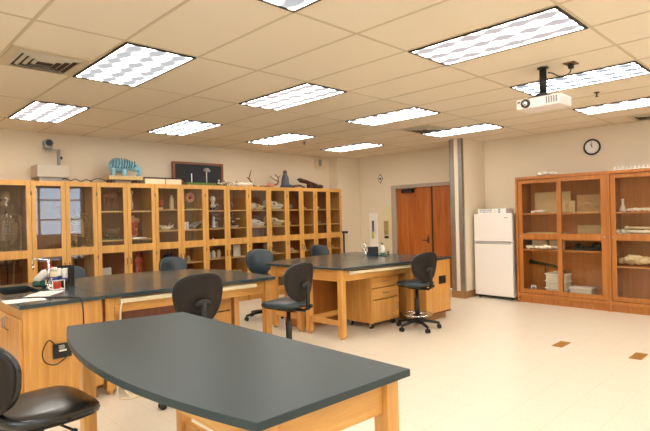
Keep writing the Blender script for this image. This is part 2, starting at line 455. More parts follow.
# sprinklers
for x, y, lab in ((6.30, 1.93, 'small sprinkler head on the ceiling right of the projector'), (6.12, 6.77, 'small sprinkler head on the ceiling above the antlers')):
    m = MB().cyl((0, 0, 0), (0, 0, -.01), .03).cyl((0, 0, -.01), (0, 0, -.05), .008).cyl((0, 0, -.05), (0, 0, -.054), .018)
    single('sprinkler', m, M_BRONZE, lab, 'sprinkler', (x, y, CZ), group='ceiling sprinklers')

# ---------------------------------------------------------------- double door
def door_leaf(n, ya, yb, knob):
    o = struct('door_%d' % n, B(9.0, 9.045, ya, yb, .01, 2.125, .002), M_DOOR)
    if knob:
        k = MB().box(8.985, 9.0, knob - .02, knob + .02, .93, 1.06, .002).cyl((9.0, knob, .99), (8.95, knob, .99), .012)
        k.box(8.94, 8.955, knob, knob + .12, .98, 1.0, .003)
        struct('door_handle', k, M_BRONZE, o)
        struct('door_lock', MB().cyl((9.0, knob, 1.09), (8.985, knob, 1.09), .022), M_CHROME, o)
    return o
d1 = door_leaf(1, 5.997, 6.91, 6.10)
d2 = door_leaf(2, 5.07, 5.983, None)
struct('door_astragal', B(8.985, 9.0, 5.975, 6.005, .01, 2.125), M_BRONZE, d1)
for d, yc in ((d1, 6.62), (d2, 5.3)):
    struct('door_closer', MB().box(8.93, 9.0, yc - .17, yc + .12, 2.02, 2.10, .004).box(8.90, 8.93, yc - .28, yc + .05, 2.09, 2.105), M_BLACK, d)
fr = MB().box(8.955, 9.06, 6.912, 7.04, 0, 2.20, .003).box(8.955, 9.06, 5.022, 5.068, 0, 2.20, .003).box(8.955, 9.06, 5.068, 6.912, 2.127, 2.20, .003)
struct('trim_4', fr, M_ALU)

# ---------------------------------------------------------------- left wall cabinets
SE = [1.02, 1.48, 1.94, 2.38, 2.82, 3.28, 3.74, 4.20, 4.67, 5.12, 5.60, 6.08, 6.54, 6.93, 7.33, 7.72, 8.13]
CY = 7.8; CH = 2.155
SHELF = {0: [], 1: [], 2: [1.72, 1.27], 3: [1.74, 1.385, .82], 4: [1.71, 1.385, 1.13, .84], 5: [1.71, 1.385, 1.13, .84], 6: [1.71, 1.385, 1.13, .84], 7: [1.71, 1.385, 1.13, .84]}
UL = ['glass-door wooden cabinet cut by the left edge, holding the plastic-covered skeleton',
      'glass-door wooden cabinet under the overhead projector, holding the hanging skeleton',
      'glass-door wooden cabinet under the blue mammoth model',
      'glass-door wooden cabinet right under the flat display boxes, with white coral inside',
      'glass-door wooden cabinet under the framed blackboard',
      'glass-door wooden cabinet full of animal skulls, under the white antler base',
      'narrow glass-door wooden cabinet under the dark brown carvings',
      'rightmost narrow glass-door wooden cabinet, beside the black broom']
for u in range(8):
    xa, xb, xm = SE[2 * u] + .002, SE[2 * u + 2] - .002, SE[2 * u + 1]
    t = thing('display_cabinet', UL[u], 'cabinet', (xa, CY, 0), group='tall glass-door cabinets along the left wall')
    Wd = xb - xa; D = .46
    b = MB().box(0, .02, .022, D, 0, CH).box(Wd - .02, Wd, .022, D, 0, CH).box(.02, Wd - .02, .022, D, CH - .03, CH).box(.02, Wd - .02, .03, D, .10, .13)
    b.box(.02, Wd - .02, .06, .08, 0, .10)
    obj('body', b, M_OAK, t)
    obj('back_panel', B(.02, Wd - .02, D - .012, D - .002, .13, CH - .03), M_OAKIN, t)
    for z in SHELF[u] + ([.5] if u > 2 else []):
        obj('shelf', B(.021, Wd - .021, .05, D - .013, z - .022, z), M_SHELF, t)
    for s, (a, c) in enumerate(((0.0, xm - xa - .002), (xm - xa + .002, Wd))):
        d = MB(); st = .058
        d.box(a, a + st, 0, .021, .11, CH - .008, .0015).box(c - st, c, 0, .021, .11, CH - .008, .0015)
        for z0, z1 in ((.11, .19), (1.077, 1.19), (CH - .072, CH - .008)): d.box(a + st, c - st, 0, .021, z0, z1)
        do = obj('door', d, M_OAK, t)
        for z0, z1 in ((.19, 1.077), (1.19, CH - .072)):
            obj('glass_pane', B(a + st, c - st, .009, .012, z0, z1), M_GLASS, do)
        hx = c - .028 if s == 0 else a + .028
        h = MB().tube([(hx, 0.001, .88), (hx, -.03, .89), (hx, -.03, .97), (hx, 0.001, .98)], .005)
        obj('handle', h, M_BRONZE, do)
        for z in (.3, 1.0, 1.95):
            obj('hinge', MB().cyl((a + .004 if s == 0 else c - .004, -.004, z), (a + .004 if s == 0 else c - .004, -.004, z + .05), .003, seg=8), M_BRONZE, do)

# ---------------------------------------------------------------- small specimen builders (local origin at the base centre)
def skull_mb(L, snout=.5, hgt=.5):
    m = MB()
    m.ell((-.18 * L, 0, .30 * L), (.24 * L, .18 * L, .20 * L)).ell((.08 * L, 0, .24 * L), (.22 * L, .14 * L, .15 * L))
    m.ell((.30 * L, 0, .19 * L), (.24 * L * (.5 + snout), .085 * L, .09 * L)).ell((.12 * L, 0, .07 * L), (.34 * L, .10 * L, .05 * L))
    m.ell((-.05 * L, .15 * L, .20 * L), (.16 * L, .03 * L, .035 * L)).ell((-.05 * L, -.15 * L, .20 * L), (.16 * L, .03 * L, .035 * L))
    m.cyl((-.18 * L, .11 * L, .05 * L), (-.1 * L, .1 * L, .26 * L), .03 * L).cyl((-.18 * L, -.11 * L, .05 * L), (-.1 * L, -.1 * L, .26 * L), .03 * L)
    for k in range(6):
        for s in (-1, 1): m.cyl((.14 * L + k * .06 * L, s * .06 * L, .08 * L), (.14 * L + k * .06 * L, s * .06 * L, .14 * L), .012 * L, seg=6)
    return m
def skull(label, L, loc, rz, mat=None, snout=.5):
    t = thing('animal_skull', label, 'skull', loc, rz, 'animal skulls in the cabinets')
    obj('cranium', skull_mb(L, snout), mat or M_BONE, t)
    for s in (-1, 1):
        obj('eye_socket', MB().ell((.10 * L, s * .115 * L, .27 * L), (.055 * L, .035 * L, .05 * L)), M_DBROWN, t)
    return t
def jar(label, h, r, loc, mat, lid, name='jar', cat='jar', group='jars and bottles in the cabinets'):
    t = thing(name, label, cat, loc, 0, group)
    obj('body', MB().lathe([(r * .9, 0), (r, .01), (r, h * .72), (r * .62, h * .86), (r * .6, h * .9)], seg=14), mat, t)
    obj('lid', MB().lathe([(r * .68, h * .9), (r * .7, h)], seg=14), lid, t)
    return t
def bones_mb(n, L, w_, r, seed, hmax=.05):
    R = random.Random(seed); m = MB()
    for k in range(n):
        a = R.uniform(-.5, .5) + (PI if R.random() < .5 else 0); l = L * R.uniform(.4, .7)
        cx, cy = R.uniform(-w_, w_), R.uniform(-.08, .08); z = r + R.uniform(0, hmax)
        dx, dy = math.cos(a) * l / 2, math.sin(a) * l / 2 * .6
        p0, p1 = (cx - dx, cy - dy, z), (cx + dx, cy + dy, z + R.uniform(-.3, .3) * hmax)
        m.tube([p0, ((p0[0] + p1[0]) / 2, (p0[1] + p1[1]) / 2 + .01, (p0[2] + p1[2]) / 2 + .008), p1], r)
        for p in (p0, p1): m.ell(p, (r * 1.7, r * 1.5, r * 1.3), u=8, v=6)
    m.ell((0, 0, r * 1.2), (r * 2, r * 3, r * 1.2), u=8, v=6)
    lo = min(v.co.z for v in m.bm.verts)
    return m.tf(Matrix.Translation((0, 0, -lo)))
def bone_one(label, loc, L, r, rz, mat=None, name='bone', group='loose bones on the shelves'):
    m = MB().tube([(-L / 2, 0, r * 1.5), (-L / 6, .01, r * 1.4), (L / 6, .01, r * 1.5), (L / 2, 0, r * 1.5)], r)
    for s in (-1, 1):
        for q in (-1, 1): m.ell((s * L / 2, q * r, r * 1.5), (r * 1.5, r * 1.2, r * 1.5), u=8, v=6)
    return single(name, m, mat or M_BONEW, label, 'bone', loc, rz, group)
def ox(door, f, y):      # X on depth y seen through door at fraction f of its width
    x = SE[door] + f * (SE[door + 1] - SE[door]); return x
def figure_mb(h):
    """standing model figure, one surface from a skinned skeleton"""
    m = MB()
    m.lathe([(.001, .86 * h), (.045 * h, .88 * h), (.055 * h, .93 * h), (.045 * h, .98 * h), (.001, h)], seg=12)
    m.lathe([(.03 * h, .82 * h), (.028 * h, .88 * h)], seg=10)
    m.ell((0, 0, .72 * h), (.115 * h, .065 * h, .12 * h)).ell((0, 0, .58 * h), (.085 * h, .055 * h, .10 * h)).ell((0, 0, .49 * h), (.10 * h, .06 * h, .07 * h))
    for s in (-1, 1):
        m.tube([(s * .05 * h, 0, .48 * h), (s * .055 * h, .005, .27 * h), (s * .05 * h, 0, .04 * h)], .048 * h, taper=.5)
        m.ell((s * .05 * h, -.03 * h, .02 * h), (.025 * h, .055 * h, .02 * h))
        m.tube([(s * .11 * h, 0, .79 * h), (s * .15 * h, 0, .62 * h), (s * .155 * h, -.02 * h, .45 * h)], .03 * h, taper=.6)
        m.ell((s * .155 * h, -.02 * h, .42 * h), (.015 * h, .02 * h, .035 * h))
    return m

# unit 0: anatomical figure
# unit 1: skeleton
def skeleton(label, loc, rz, M_BONE, head=False):
    t = thing('skeleton_model', label, 'skeleton', loc, rz)
    m = MB()
    for k in range(17):
        z = .98 + k * .036; m.ell((0, .05 + .02 * math.sin(k / 3), z), (.02, .024, .014), u=8, v=6)
    obj('spine', m, M_BONE, t)
    m = MB()
    for k in range(10):
        z = 1.22 + k * .033; w_ = .085 + .055 * math.sin(PI * (k + 1.5) / 13) * 1.3
        if k > 7: w_ *= .8
        for s in (-1, 1):
            pts = [(s * w_ * math.sin(a), .05 - .09 * (1 - math.cos(a)) - .002, z - .05 * math.sin(a / 2) ** 2 * 1.6) for a in [i * PI / 9 for i in range(8)]]
            m.tube(pts, .0135, seg=6)
    m.box(-.016, .016, -.135, -.12, 1.2, 1.48, .004)
    obj('ribcage', m, M_BONE, t)
    m = MB()
    for s in (-1, 1):
        m.ell((s * .08, .02, 1.0), (.07, .03, .085), Matrix.Rotation(s * .5, 4, 'Y')); m.ell((s * .05, -.02, .92), (.03, .03, .04))
        m.tube([(s * .02, -.06, 1.53), (s * .09, -.03, 1.555), (s * .165, .03, 1.55)], .008)
    obj('pelvis', m, M_BONE, t)
    for s in (-1, 1):
        m = MB().tube([(s * .10, 0, .93), (s * .085, 0, .72), (s * .075, 0, .50)], .014).ell((s * .075, 0, .49), (.032, .03, .03)).ell((s * .11, 0, .93), (.025, .025, .025))
        m.tube([(s * .075, 0, .47), (s * .072, 0, .28), (s * .07, 0, .10)], .012).tube([(s * .095, .01, .46), (s * .09, .01, .10)], .006)
        m.ell((s * .07, -.05, .06), (.03, .09, .02))
        obj('leg', m, M_BONE, t)
        m = MB().ell((s * .17, .05, 1.48), (.035, .012, .07)).tube([(s * .175, .02, 1.52), (s * .185, .02, 1.38), (s * .18, .01, 1.22)], .011).ell((s * .18, .01, 1.21), (.02, .018, .02))
        m.tube([(s * .18, .01, 1.2), (s * .175, -.01, .97)], .008).tube([(s * .19, .01, 1.2), (s * .187, -.01, .97)], .006)
        for f_ in range(4): m.tube([(s * (.165 + .011 * f_), -.01, .96), (s * (.162 + .012 * f_), -.02, .82 + .01 * abs(f_ - 1.5))], .004, seg=5)
        obj('arm', m, M_BONE, t)
    obj('stand', MB().cyl((0, .09, .0), (0, .09, 1.62), .01).cyl((0, .05, 0), (0, .05, .02), .1, seg=20), M_BLACK, t)
    if head:
        obj('skull', MB().ell((0, .02, 1.80), (.072, .09, .085), u=16, v=12).ell((0, -.03, 1.73), (.05, .05, .055)).ell((0, -.045, 1.68), (.036, .035, .02)), M_BONE, t)
        for s in (-1, 1): obj('eye_socket', MB().ell((s * .028, -.07, 1.755), (.018, .014, .016)), M_DBROWN, t)
        obj('plastic_cover', MB().lathe([(.20, .75), (.21, 1.3), (.20, 1.62), (.11, 1.83), (.02, 1.96)], seg=18), M_CLEAR, t)
    return t
skeleton('brown skeleton under a clear plastic cover behind the leftmost glass door', (1.67, 8.03, .131), -.35, plain('brown_bone', srgb(168, 126, 84), .55, scale=30, var=.35), True)
skeleton('headless tan human skeleton hanging behind the third glass door from the left', (2.60, 7.98, .131), 0.15, plain('tan_bone', srgb(176, 134, 74), .5, scale=30, var=.3))
t = thing('leg_muscle_model', 'orange-brown leg muscle model low in the cabinet behind the worktop faucet', 'anatomical model', (2.16, 8.02, .13), .2)
obj('leg', MB().tube([(0, 0, .88), (.02, 0, .62), (0, 0, .45), (.01, .02, .25), (0, 0, .05)], .085, taper=.45).ell((0, -.05, .035), (.045, .11, .035)), plain('orange_model', srgb(186, 96, 44), .4, scale=18, var=.4), t)
obj('stand', MB().box(-.12, .12, -.16, .12, 0, .004), M_BLACK, t)
# unit 2 doors 4,5 in SE index (4: 2.82-3.28, 5: 3.28-3.74)
t = thing('horse_leg_model', 'reddish skeleton leg mount on the top shelf under the blue model', 'animal model', (3.10, 8.02, 1.72), 0, 'animal mounts in the cabinets')
m = MB().ell((0, 0, .25), (.13, .05, .06))
for dx in (-.10, -.05, .06, .11): m.tube([(dx, 0, .24), (dx + .02, .01, .14), (dx - .005, 0, .012)], .013)
m.tube([(.1, 0, .27), (.15, 0, .32), (.16, 0, .34)], .02).ell((.17, 0, .33), (.05, .02, .025))
obj('mount', m, plain('red_brown_bone', srgb(150, 96, 72), .5, scale=30, var=.3), t); obj('base', B(-.17, .17, -.06, .06, 0, .012), M_GREEN, t)
t = thing('grassy_diorama', 'long green grassy diorama on the lower shelf under the blue model', 'diorama', (3.10, 8.0, 1.27))
m = MB().box(-.19, .19, -.1, .1, 0, .02, .004)
obj('base', m, M_GREEN, t)
m = MB(); R = random.Random(3)
for k in range(26):
    x, y = R.uniform(-.17, .17), R.uniform(-.08, .08); m.cyl((x, y, .02), (x + R.uniform(-.02, .02), y, .05 + R.random() * .05), .008, .001, seg=5)
obj('grass', m, M_DGREEN, t)
obj('animal', MB().ell((0, 0, .12), (.10, .035, .045)).ell((.10, 0, .16), (.04, .02, .025)).tube([(-.06, 0, .1), (-.06, 0, .02)], .012).tube([(.06, 0, .1), (.06, 0, .02)], .012), plain('dull_brown', srgb(128, 100, 72), .6), t)
single('white_carton', B(-.08, .08, -.03, .03, 0, .36, .003), M_PAPER, 'white carton at the bottom of the cabinet under the blue model', 'box', (2.99, 7.98, .479), .05)
t = thing('statuette', 'small pale upright statuette on the top shelf right of the reddish leg mount', 'statuette', (3.42, 8.0, 1.72), .4)
obj('body', MB().tube([(0, 0, .02), (.02, 0, .1), (0, 0, .2), (.02, 0, .28)], .032, taper=.5).ell((.03, 0, .30), (.028, .024, .03)), M_BONE, t)
obj('base', MB().cyl((0, 0, 0), (0, 0, .02), .05), M_DBROWN, t)
t = thing('torso_model', 'pinkish anatomical torso model below the pale statuette', 'anatomical model', (3.45, 8.03, 1.27), .3)
obj('torso', MB().ell((0, 0, .21), (.10, .06, .15)).ell((0, 0, .08), (.095, .06, .07)).cyl((0, 0, .32), (0, 0, .37), .03).ell((-.1, 0, .29), (.04, .04, .045)).ell((.1, 0, .29), (.04, .04, .045)), M_PINK, t)
obj('organs', MB().ell((.03, -.05, .22), (.045, .025, .06)).ell((-.03, -.05, .2), (.04, .025, .07)).ell((0, -.045, .1), (.06, .03, .05)), M_RED, t)
single('paper_stack', B(-.12, .12, -.09, .09, 0, .018, .002), M_PAPER, 'flat white papers on the shelf beside the pink torso model', 'paper', (3.46, 7.9, 1.272), .2)
t = thing('muscle_figure', 'small red muscle figure low behind the glass, left of the far chair', 'anatomical model', (3.53, 8.02, .5), .2)
obj('figure', figure_mb(.56).tf(Matrix.Diagonal((1.15, 1.15, 1, 1))), M_RED, t); obj('stand', B(-.12, .12, -.09, .09, -.02, .004), M_BLACK, t)
# unit 2 needs a low shelf to carry the carton and the figure
u2 = [o for o in C.objects if o.get('label') == UL[2]][0]
obj('shelf', B(.021, .895, .05, .447, .456, .4785), M_SHELF, u2)
# unit 3 (doors 3.74-4.20, 4.20-4.67)
t = thing('heart_model', 'red heart model on the top shelf below the long display boxes', 'anatomical model', (3.92, 8.0, 1.74))
obj('heart', MB().ell((0, 0, .09), (.05, .045, .065)).ell((.03, 0, .13), (.035, .03, .035)).tube([(0, 0, .14), (.0, 0, .2), (.04, 0, .21)], .014), M_RED, t); obj('base', MB().cyl((0, 0, 0), (0, 0, .03), .045), M_CREAM, t)
jar('tall pale bottle on the top shelf right of the red heart model', .24, .035, (4.12, 7.98, 1.74), M_BONE, M_CREAM, 'bottle', 'bottle')
m = MB(); R = random.Random(8)
for k in range(16):
    a = R.uniform(0, 2 * PI); m.tube([(0, 0, .02), (math.cos(a) * .06, math.sin(a) * .05, .03 + R.random() * .05), (math.cos(a) * .14, math.sin(a) * .08, .012 + R.random() * .10)], .011, taper=.4)
m.ell((0, 0, .03), (.09, .07, .03))
single('white_coral', m, M_BONEW, 'branching white coral on the middle shelf below the red heart model', 'coral', (4.0, 7.96, 1.387))
jar('small cream jar standing left of the white coral', .11, .03, (3.82, 8.0, 1.385), M_CREAM, M_CREAM)
t = thing('dark_bust', 'small black sculpture on the low shelf left of a red jar, behind the far chair', 'sculpture', (4.02, 8.0, .82))
obj('body', MB().ell((0, 0, .09), (.08, .05, .07)).ell((.06, 0, .15), (.04, .03, .04)), M_BLACK, t); obj('base', B(-.09, .09, -.05, .05, 0, .03), M_DBROWN, t)
jar('small flesh-coloured jar on the low shelf left of the black sculpture', .17, .035, (3.84, 7.98, .82), M_PINK, M_RED)
t = thing('ear_model', 'large pinkish ear model on a green stand on a top shelf under the blackboard', 'anatomical model', (4.46, 8.0, 1.74))
m = MB().ell((0, 0, .20), (.095, .05, .085)).tube([(.07 * math.cos(a), -.045, .2 + .07 * math.sin(a)) for a in [i * PI / 6 for i in range(12)]], .018, closed=True)
obj('ear', m, M_PINK, t); obj('canal', MB().ell((0, -.05, .2), (.03, .02, .03)), M_RED, t)
obj('stand', MB().cyl((0, 0, .02), (0, 0, .13), .015).box(-.10, .10, -.07, .07, 0, .022, .004), M_GREEN, t)
for k in range(3):
    single('white_card_box', B(-.022, .022, -.05, .05, 0, .13, .002), M_PAPER, ['leftmost', 'middle', 'rightmost'][k] + ' of three narrow white boxes standing under the pink ear model', 'box', (4.30 + k * .05, 8.0, 1.385), 0, 'three narrow white boxes')
t = thing('leaning_book', 'pale book lying slanted on the middle shelf right of the narrow white boxes', 'book', (4.54, 7.97, 1.40), .3)
mm = Matrix.Rotation(-.42, 4, 'Y')
obj('cover', MB().box(-.11, .11, -.08, .08, 0.0, .03, .002).tf(Matrix.Translation((0, 0, .045)) @ mm), M_GREY, t)
obj('pages', MB().box(-.105, .112, -.077, .082, .004, .026).tf(Matrix.Translation((0, 0, .045)) @ mm), M_PAPER, t)
jar('short pale jar on the low shelf left of the unit under the blackboard', .10, .04, (4.42, 8.0, .82), M_BONE, M_CREAM)
# unit 4 (4.67-5.12, 5.12-5.60)
t = thing('bust_model', 'white head bust on the top shelf under the blackboard right end', 'bust', (4.93, 7.98, 1.71), .3)
obj('head', MB().ell((0, 0, .20), (.045, .055, .062)).ell((0, -.045, .195), (.012, .02, .018)).cyl((0, 0, .08), (0, 0, .16), .028).ell((0, 0, .08), (.07, .04, .035)), M_BONEW, t)
obj('base', MB().cyl((0, 0, 0), (0, 0, .05), .05), M_DBROWN, t)
t = thing('bird_mount', 'small grey mounted bird beside the white head bust', 'stuffed bird', (5.02, 8.06, 1.71), 2.6)
obj('body', MB().ell((0, 0, .10), (.06, .03, .035)).ell((.05, 0, .15), (.022, .02, .022)).tube([(-.04, 0, .1), (-.12, 0, .07)], .014, taper=.4), M_GREY, t); obj('beak', MB().cyl((.07, 0, .15), (.095, 0, .145), .006, .001), M_BLACK, t)
obj('perch', MB().cyl((0, 0, 0), (0, 0, .07), .012).cyl((0, 0, 0), (0, 0, .012), .05), M_DBROWN, t)
t = thing('white_figurine', 'white figurine on the middle shelf under the head bust', 'figurine', (4.94, 7.98, 1.385))
obj('body', MB().lathe([(.04, 0), (.045, .02), (.02, .05), (.035, .1), (.02, .15), (.01, .17)], seg=12).ell((0, 0, .19), (.024, .024, .028)), M_BONEW, t)
obj('base', MB().cyl((0, 0, -.0), (0, 0, .012), .05), M_DBROWN, t)
for k, (x, mat, h) in enumerate(((4.84, M_GREY, .13), (5.02, M_GREY, .15))):
    jar(['grey jar left of the white figurine', 'grey jar right of the white figurine'][k], h, .03, (x, 8.03, 1.385), mat, M_BLACK)
single('shell', MB().lathe([(.03, 0), (.045, .015), (.03, .045), (.012, .07), (.002, .085)], seg=12), M_BONEW, 'small white shell just above the middle rail under the white figurine', 'shell', (4.90, 7.95, 1.13)) 
for k, x in enumerate((4.82, 4.92, 5.03)):
    jar(['leftmost', 'middle', 'rightmost'][k] + ' of three white lidded jars on the low shelf below the blackboard', .14, .04, (x, 7.98, .84), [M_BONEW, M_PAPER, M_BONE][k], M_CREAM, group='three white lidded jars')
single('dark_rock', MB().ell((0, 0, .05), (.09, .06, .05), u=7, v=5), M_DBROWN, 'dark rock on the bottom shelf below the three white lidded jars', 'rock', (4.93, 8.0, .5))
for k, (x, h, r_) in enumerate(((5.26, .20, .04), (5.36, .12, .035), (5.47, .17, .045))):
    jar(['tall clear jar left on the shelf under the white flower arrangement', 'short clear jar in the middle under the white flower arrangement', 'wide clear jar with pale lid under the white flower arrangement'][k], h, r_, (x, 7.98, 1.385), M_CLEAR, M_PAPER)
single('white_dish', MB().lathe([(.03, 0), (.07, .03), (.075, .035)], seg=18), M_PAPER, 'shallow white dish in front of the clear jars', 'dish', (5.34, 7.9, 1.385))
for k, x in enumerate((5.25, 5.36, 5.46)):
    skull(['small pale skull at the left just above the middle rail', 'small pale skull in the middle just above the middle rail', 'small pale skull at the right just above the middle rail'][k] + ' below the clear jars', .12, (x, 7.96, 1.13), 3.6 + k)
single('white_poster', B(-.085, .085, -.004, .004, 0, .215), M_PAPER, 'white sheet standing on the low shelf beside the tall blue-grey chair', 'paper', (5.42, 7.97, .84), .05)
jar('dark jar standing left of the white sheet', .12, .03, (5.27, 8.0, .84), M_DBROWN, M_BLACK)
single('bone_heap', bones_mb(9, .12, .09, .014, 5), M_BONE, 'heap of pale bones on the bottom shelf below the white sheet', 'bones', (5.36, 7.97, .5))
# unit 5 (5.60-6.08, 6.08-6.54)
skull('pale round skull on the top shelf, left of a brown one', .27, (5.75, 7.96, 1.71), 2.5, M_BONEW)
skull('brownish skull on the top shelf, right of a pale round one', .30, (5.95, 8.04, 1.71), -.7, M_BONE, .7)
skull('small pale skull at the left of the second shelf under the antler', .27, (5.75, 7.96, 1.385), 2.3, M_BONEW, .3)
skull('large white skull at the right of the second shelf under the antler', .31, (5.95, 8.02, 1.385), 5.3, M_BONEW, .4)
skull('biggest pale skull on the top shelf, under the reddish antlers', .43, (6.30, 7.99, 1.71), -.6, M_BONEW)
skull('long yellowish skull on the second shelf, under the reddish antlers', .42, (6.29, 7.98, 1.385), -.6, M_BONE, .8)
single('seashell', MB().lathe([(.02, 0), (.04, .02), (.025, .05), (.004, .08)], seg=10), M_BONEW, 'small white shell just above the middle rail under the long yellowish skull', 'shell', (6.30, 7.95, 1.13))
single('bone_pair', bones_mb(5, .2, .06, .012, 6, .02), M_BONE, 'small pile of bones on the low shelf right of the tall blue-grey chair', 'bones', (6.27, 7.98, .84))
single('bone_pile', bones_mb(6, .2, .07, .014, 7, .03), M_BONE, 'pile of bones on the low shelf hidden partly by the tall blue-grey chair', 'bones', (5.82, 7.98, .84))
# unit 6 (6.54-6.93, 6.93-7.33)
single('grey_bones', bones_mb(7, .2, .05, .016, 11, .10), M_GREY, 'grey slanting bones on the top shelf, right of the biggest skull', 'bones', (6.72, 7.97, 1.71))
skull('small pale skull on the second shelf below the grey slanting bones', .15, (6.73, 7.97, 1.385), 3.6)
single('white_lump', MB().ell((0, 0, .03), (.07, .05, .03), u=9, v=6), M_BONEW, 'white lump just above the middle rail below the small pale skull', 'specimen', (6.73, 7.95, 1.13))
single('bone_bundle', bones_mb(7, .18, .05, .012, 13, .05), M_BONEW, 'white bones on the low shelf below the white lump', 'bones', (6.73, 7.97, .84))
single('leaning_bone', MB().tube([(-.10, 0, .02), (-.04, 0, .12), (.05, 0, .03), (.1, 0, .012)], .015), M_BONE, 'bent pale bone on the top shelf right of the grey slanting bones', 'bone', (7.10, 7.97, 1.715))
single('pale_leaf', MB().prism([(-.10, 0), (-.02, .22), (.03, .20), (.10, 0)], -.006, .006, mat=Matrix.Rotation(PI / 2, 4, 'X')), M_BONE, 'pale triangular specimen leaning on the low shelf above the far small chair', 'specimen', (7.10, 7.97, .84))
# unit 7 (7.33-7.72, 7.72-8.13)
single('white_stone', MB().ell((0, 0, .03), (.07, .05, .032), u=9, v=6), M_BONEW, 'small white stone on the top shelf of the second door from the right end', 'stone', (7.52, 7.97, 1.71))
t = thing('round_model', 'small round pinkish model on the second shelf below the white stone', 'model', (7.47, 7.97, 1.385))
obj('ring', MB().tube([(.045 * math.cos(i * PI / 8), 0, .07 + .045 * math.sin(i * PI / 8)) for i in range(16)], .016, closed=True), M_PINK, t); obj('base', B(-.05, .05, -.03, .03, 0, .02), M_GREY, t)
skull('grey small skull on the second shelf right of the round pinkish model', .14, (7.61, 8.0, 1.385), 3.3, M_GREY)
skull('pale small skull on the second shelf behind the rightmost door', .17, (7.92, 7.99, 1.385), 3.9)
jar('small pale cup just above the middle rail behind the rightmost door', .08, .035, (7.92, 7.96, 1.13), M_BONEW, M_CREAM)
single('small_bones', bones_mb(5, .14, .05, .012, 21, .03), M_BONE, 'few small bones on the low shelf behind the rightmost door', 'bones', (7.90, 7.97, .84))
single('dark_specimen', MB().ell((0, 0, .06), (.08, .06, .06), u=9, v=6).ell((.03, 0, .12), (.04, .03, .03), u=8, v=6), M_DBROWN, 'dark lump on the low shelf of the second door from the right end', 'specimen', (7.52, 7.97, .84))

# ---------------------------------------------------------------- things on top of the left cabinets (z = CH)
t = thing('overhead_projector', 'beige overhead projector standing on the cabinets at the far left', 'overhead projector', (2.245, 8.02, CH))
obj('housing', MB().box(-.20, .22, -.15, .17, .06, .235, .006), M_BEIGE, t)
obj('base', MB().box(-.17, .20, -.12, .14, 0.0, .06, .003), M_GREY, t)
obj('stage_glass', B(-.15, .17, -.12, .12, .2352, .238), M_CLEAR, t)
obj('arm', MB().box(.135, .175, .09, .12, .235, .50, .004).box(-.03, .175, .06, .09, .47, .49, .002), M_GREY, t)
obj('knob', MB().cyl((.175, .10, .37), (.20, .10, .37), .022), M_BLACK, t)
h = MB().box(-.06, .05, .0, .11, .49, .54, .006).cyl((-.005, .11, .565), (-.005, -.02, .565), .062)
obj('head', h, M_GREY, t)
obj('lens', MB().cyl((-.005, -.021, .565), (-.005, -.03, .565), .045), M_BLACK, t)
cb = MB().tube(sm([(0, -.05, .006), (.06, -.10, .05), (.13, -.08, .012), (.2, -.11, .04), (.28, -.09, .008), (.36, -.08, .04), (.45, -.06, .01)]), .006)
single('power_cable', cb, M_BLACK, 'thin dark cable running along the cabinet tops right of the overhead projector', 'cable', (2.35, 7.98, CH + .002))
cb = MB().tube(sm([(0, 0, .006), (.06, 0, .05), (.13, 0, .065), (.2, 0, .05), (.29, 0, .008)]), .006)
single('looped_cable', cb, M_BLACK, 'thin dark cable looping up beside the wooden board under the blue model', 'cable', (2.78, 7.96, CH + .001))
# blue striped model on a board
t = thing('wooden_tray', 'flat wooden tray carrying the pale blue model on the cabinets', 'tray', (3.30, 7.97, CH))
obj('board', MB().box(-.27, .27, -.12, .12, .055, .115, .004), M_TAN, t)
for x in (-.2, .2): obj('batten', MB().box(x - .03, x + .03, -.11, .11, 0, .055), M_DBROWN, t)
t = thing('mammoth_model', 'pale blue striped four-legged model standing on the wooden tray', 'animal model', (3.31, 7.97, CH + .115))
t.scale = (1.2, 1.2, 1.22)
body = MB().ell((-.06, 0, .135), (.145, .085, .082), u=20, v=14).ell((-.09, 0, .16), (.10, .075, .075), u=16, v=12).ell((.02, 0, .155), (.10, .07, .065), u=16, v=12)
body.ell((.11, 0, .135), (.08, .06, .06), u=16, v=12).ell((.15, 0, .12), (.065, .055, .055), u=16, v=12)
obj('body', body, M_LBLUE, t)
for x, y in ((-.16, -.045), (-.13, .045), (.03, .045), (-.02, -.045)):
    obj('leg', MB().tube([(x, y, .10), (x + .004, y, .05), (x, y, 0)], .036, taper=.7), M_LBLUE, t)
obj('trunk', MB().tube(sm([(.18, 0, .12), (.215, 0, .08), (.205, -.01, .035), (.17, -.01, .014)]), .042, taper=.35), M_LBLUE, t)
m = MB()
for k in range(9):
    x = -.17 + k * .036; c_ = -.06; q = max(.15, 1 - ((x - c_) / .165) ** 2) ** .5
    if x > .06: q = .66
    m.tube([(x + .02 * math.sin(a_), -.092 * q * math.cos(a_) - .002, .14 + (.098 * q) * math.sin(a_)) for a_ in [-.5 + i_ * .3 for i_ in range(7)]], .0055, seg=5)
m.ell((.135, -.058, .14), (.014, .008, .012), u=8, v=6)
obj('stripe', m, M_TEAL, t)
# long display boxes
for k, (x0_, x1_, lab) in enumerate(((3.60, 3.94, 'flat glass-topped display box just right of the wooden tray'), (3.96, 4.24, 'flat display box with a red mark, left of the blackboard'))):
    t = thing('display_box', lab, 'display box', ((x0_ + x1_) / 2, 7.99, CH), 0, 'flat display boxes on the cabinets')
    w_ = (x1_ - x0_) / 2
    obj('tray', MB().box(-w_, w_, -.15, .15, 0, .085, .003), M_CREAM, t)
    obj('lid', MB().box(-w_ - .004, w_ + .004, -.155, .155, .085, .108, .003), M_DBROWN, t)
    if k: obj('mark', B(.14, .17, -.153, -.1505, .025, .07), M_RED, t) 
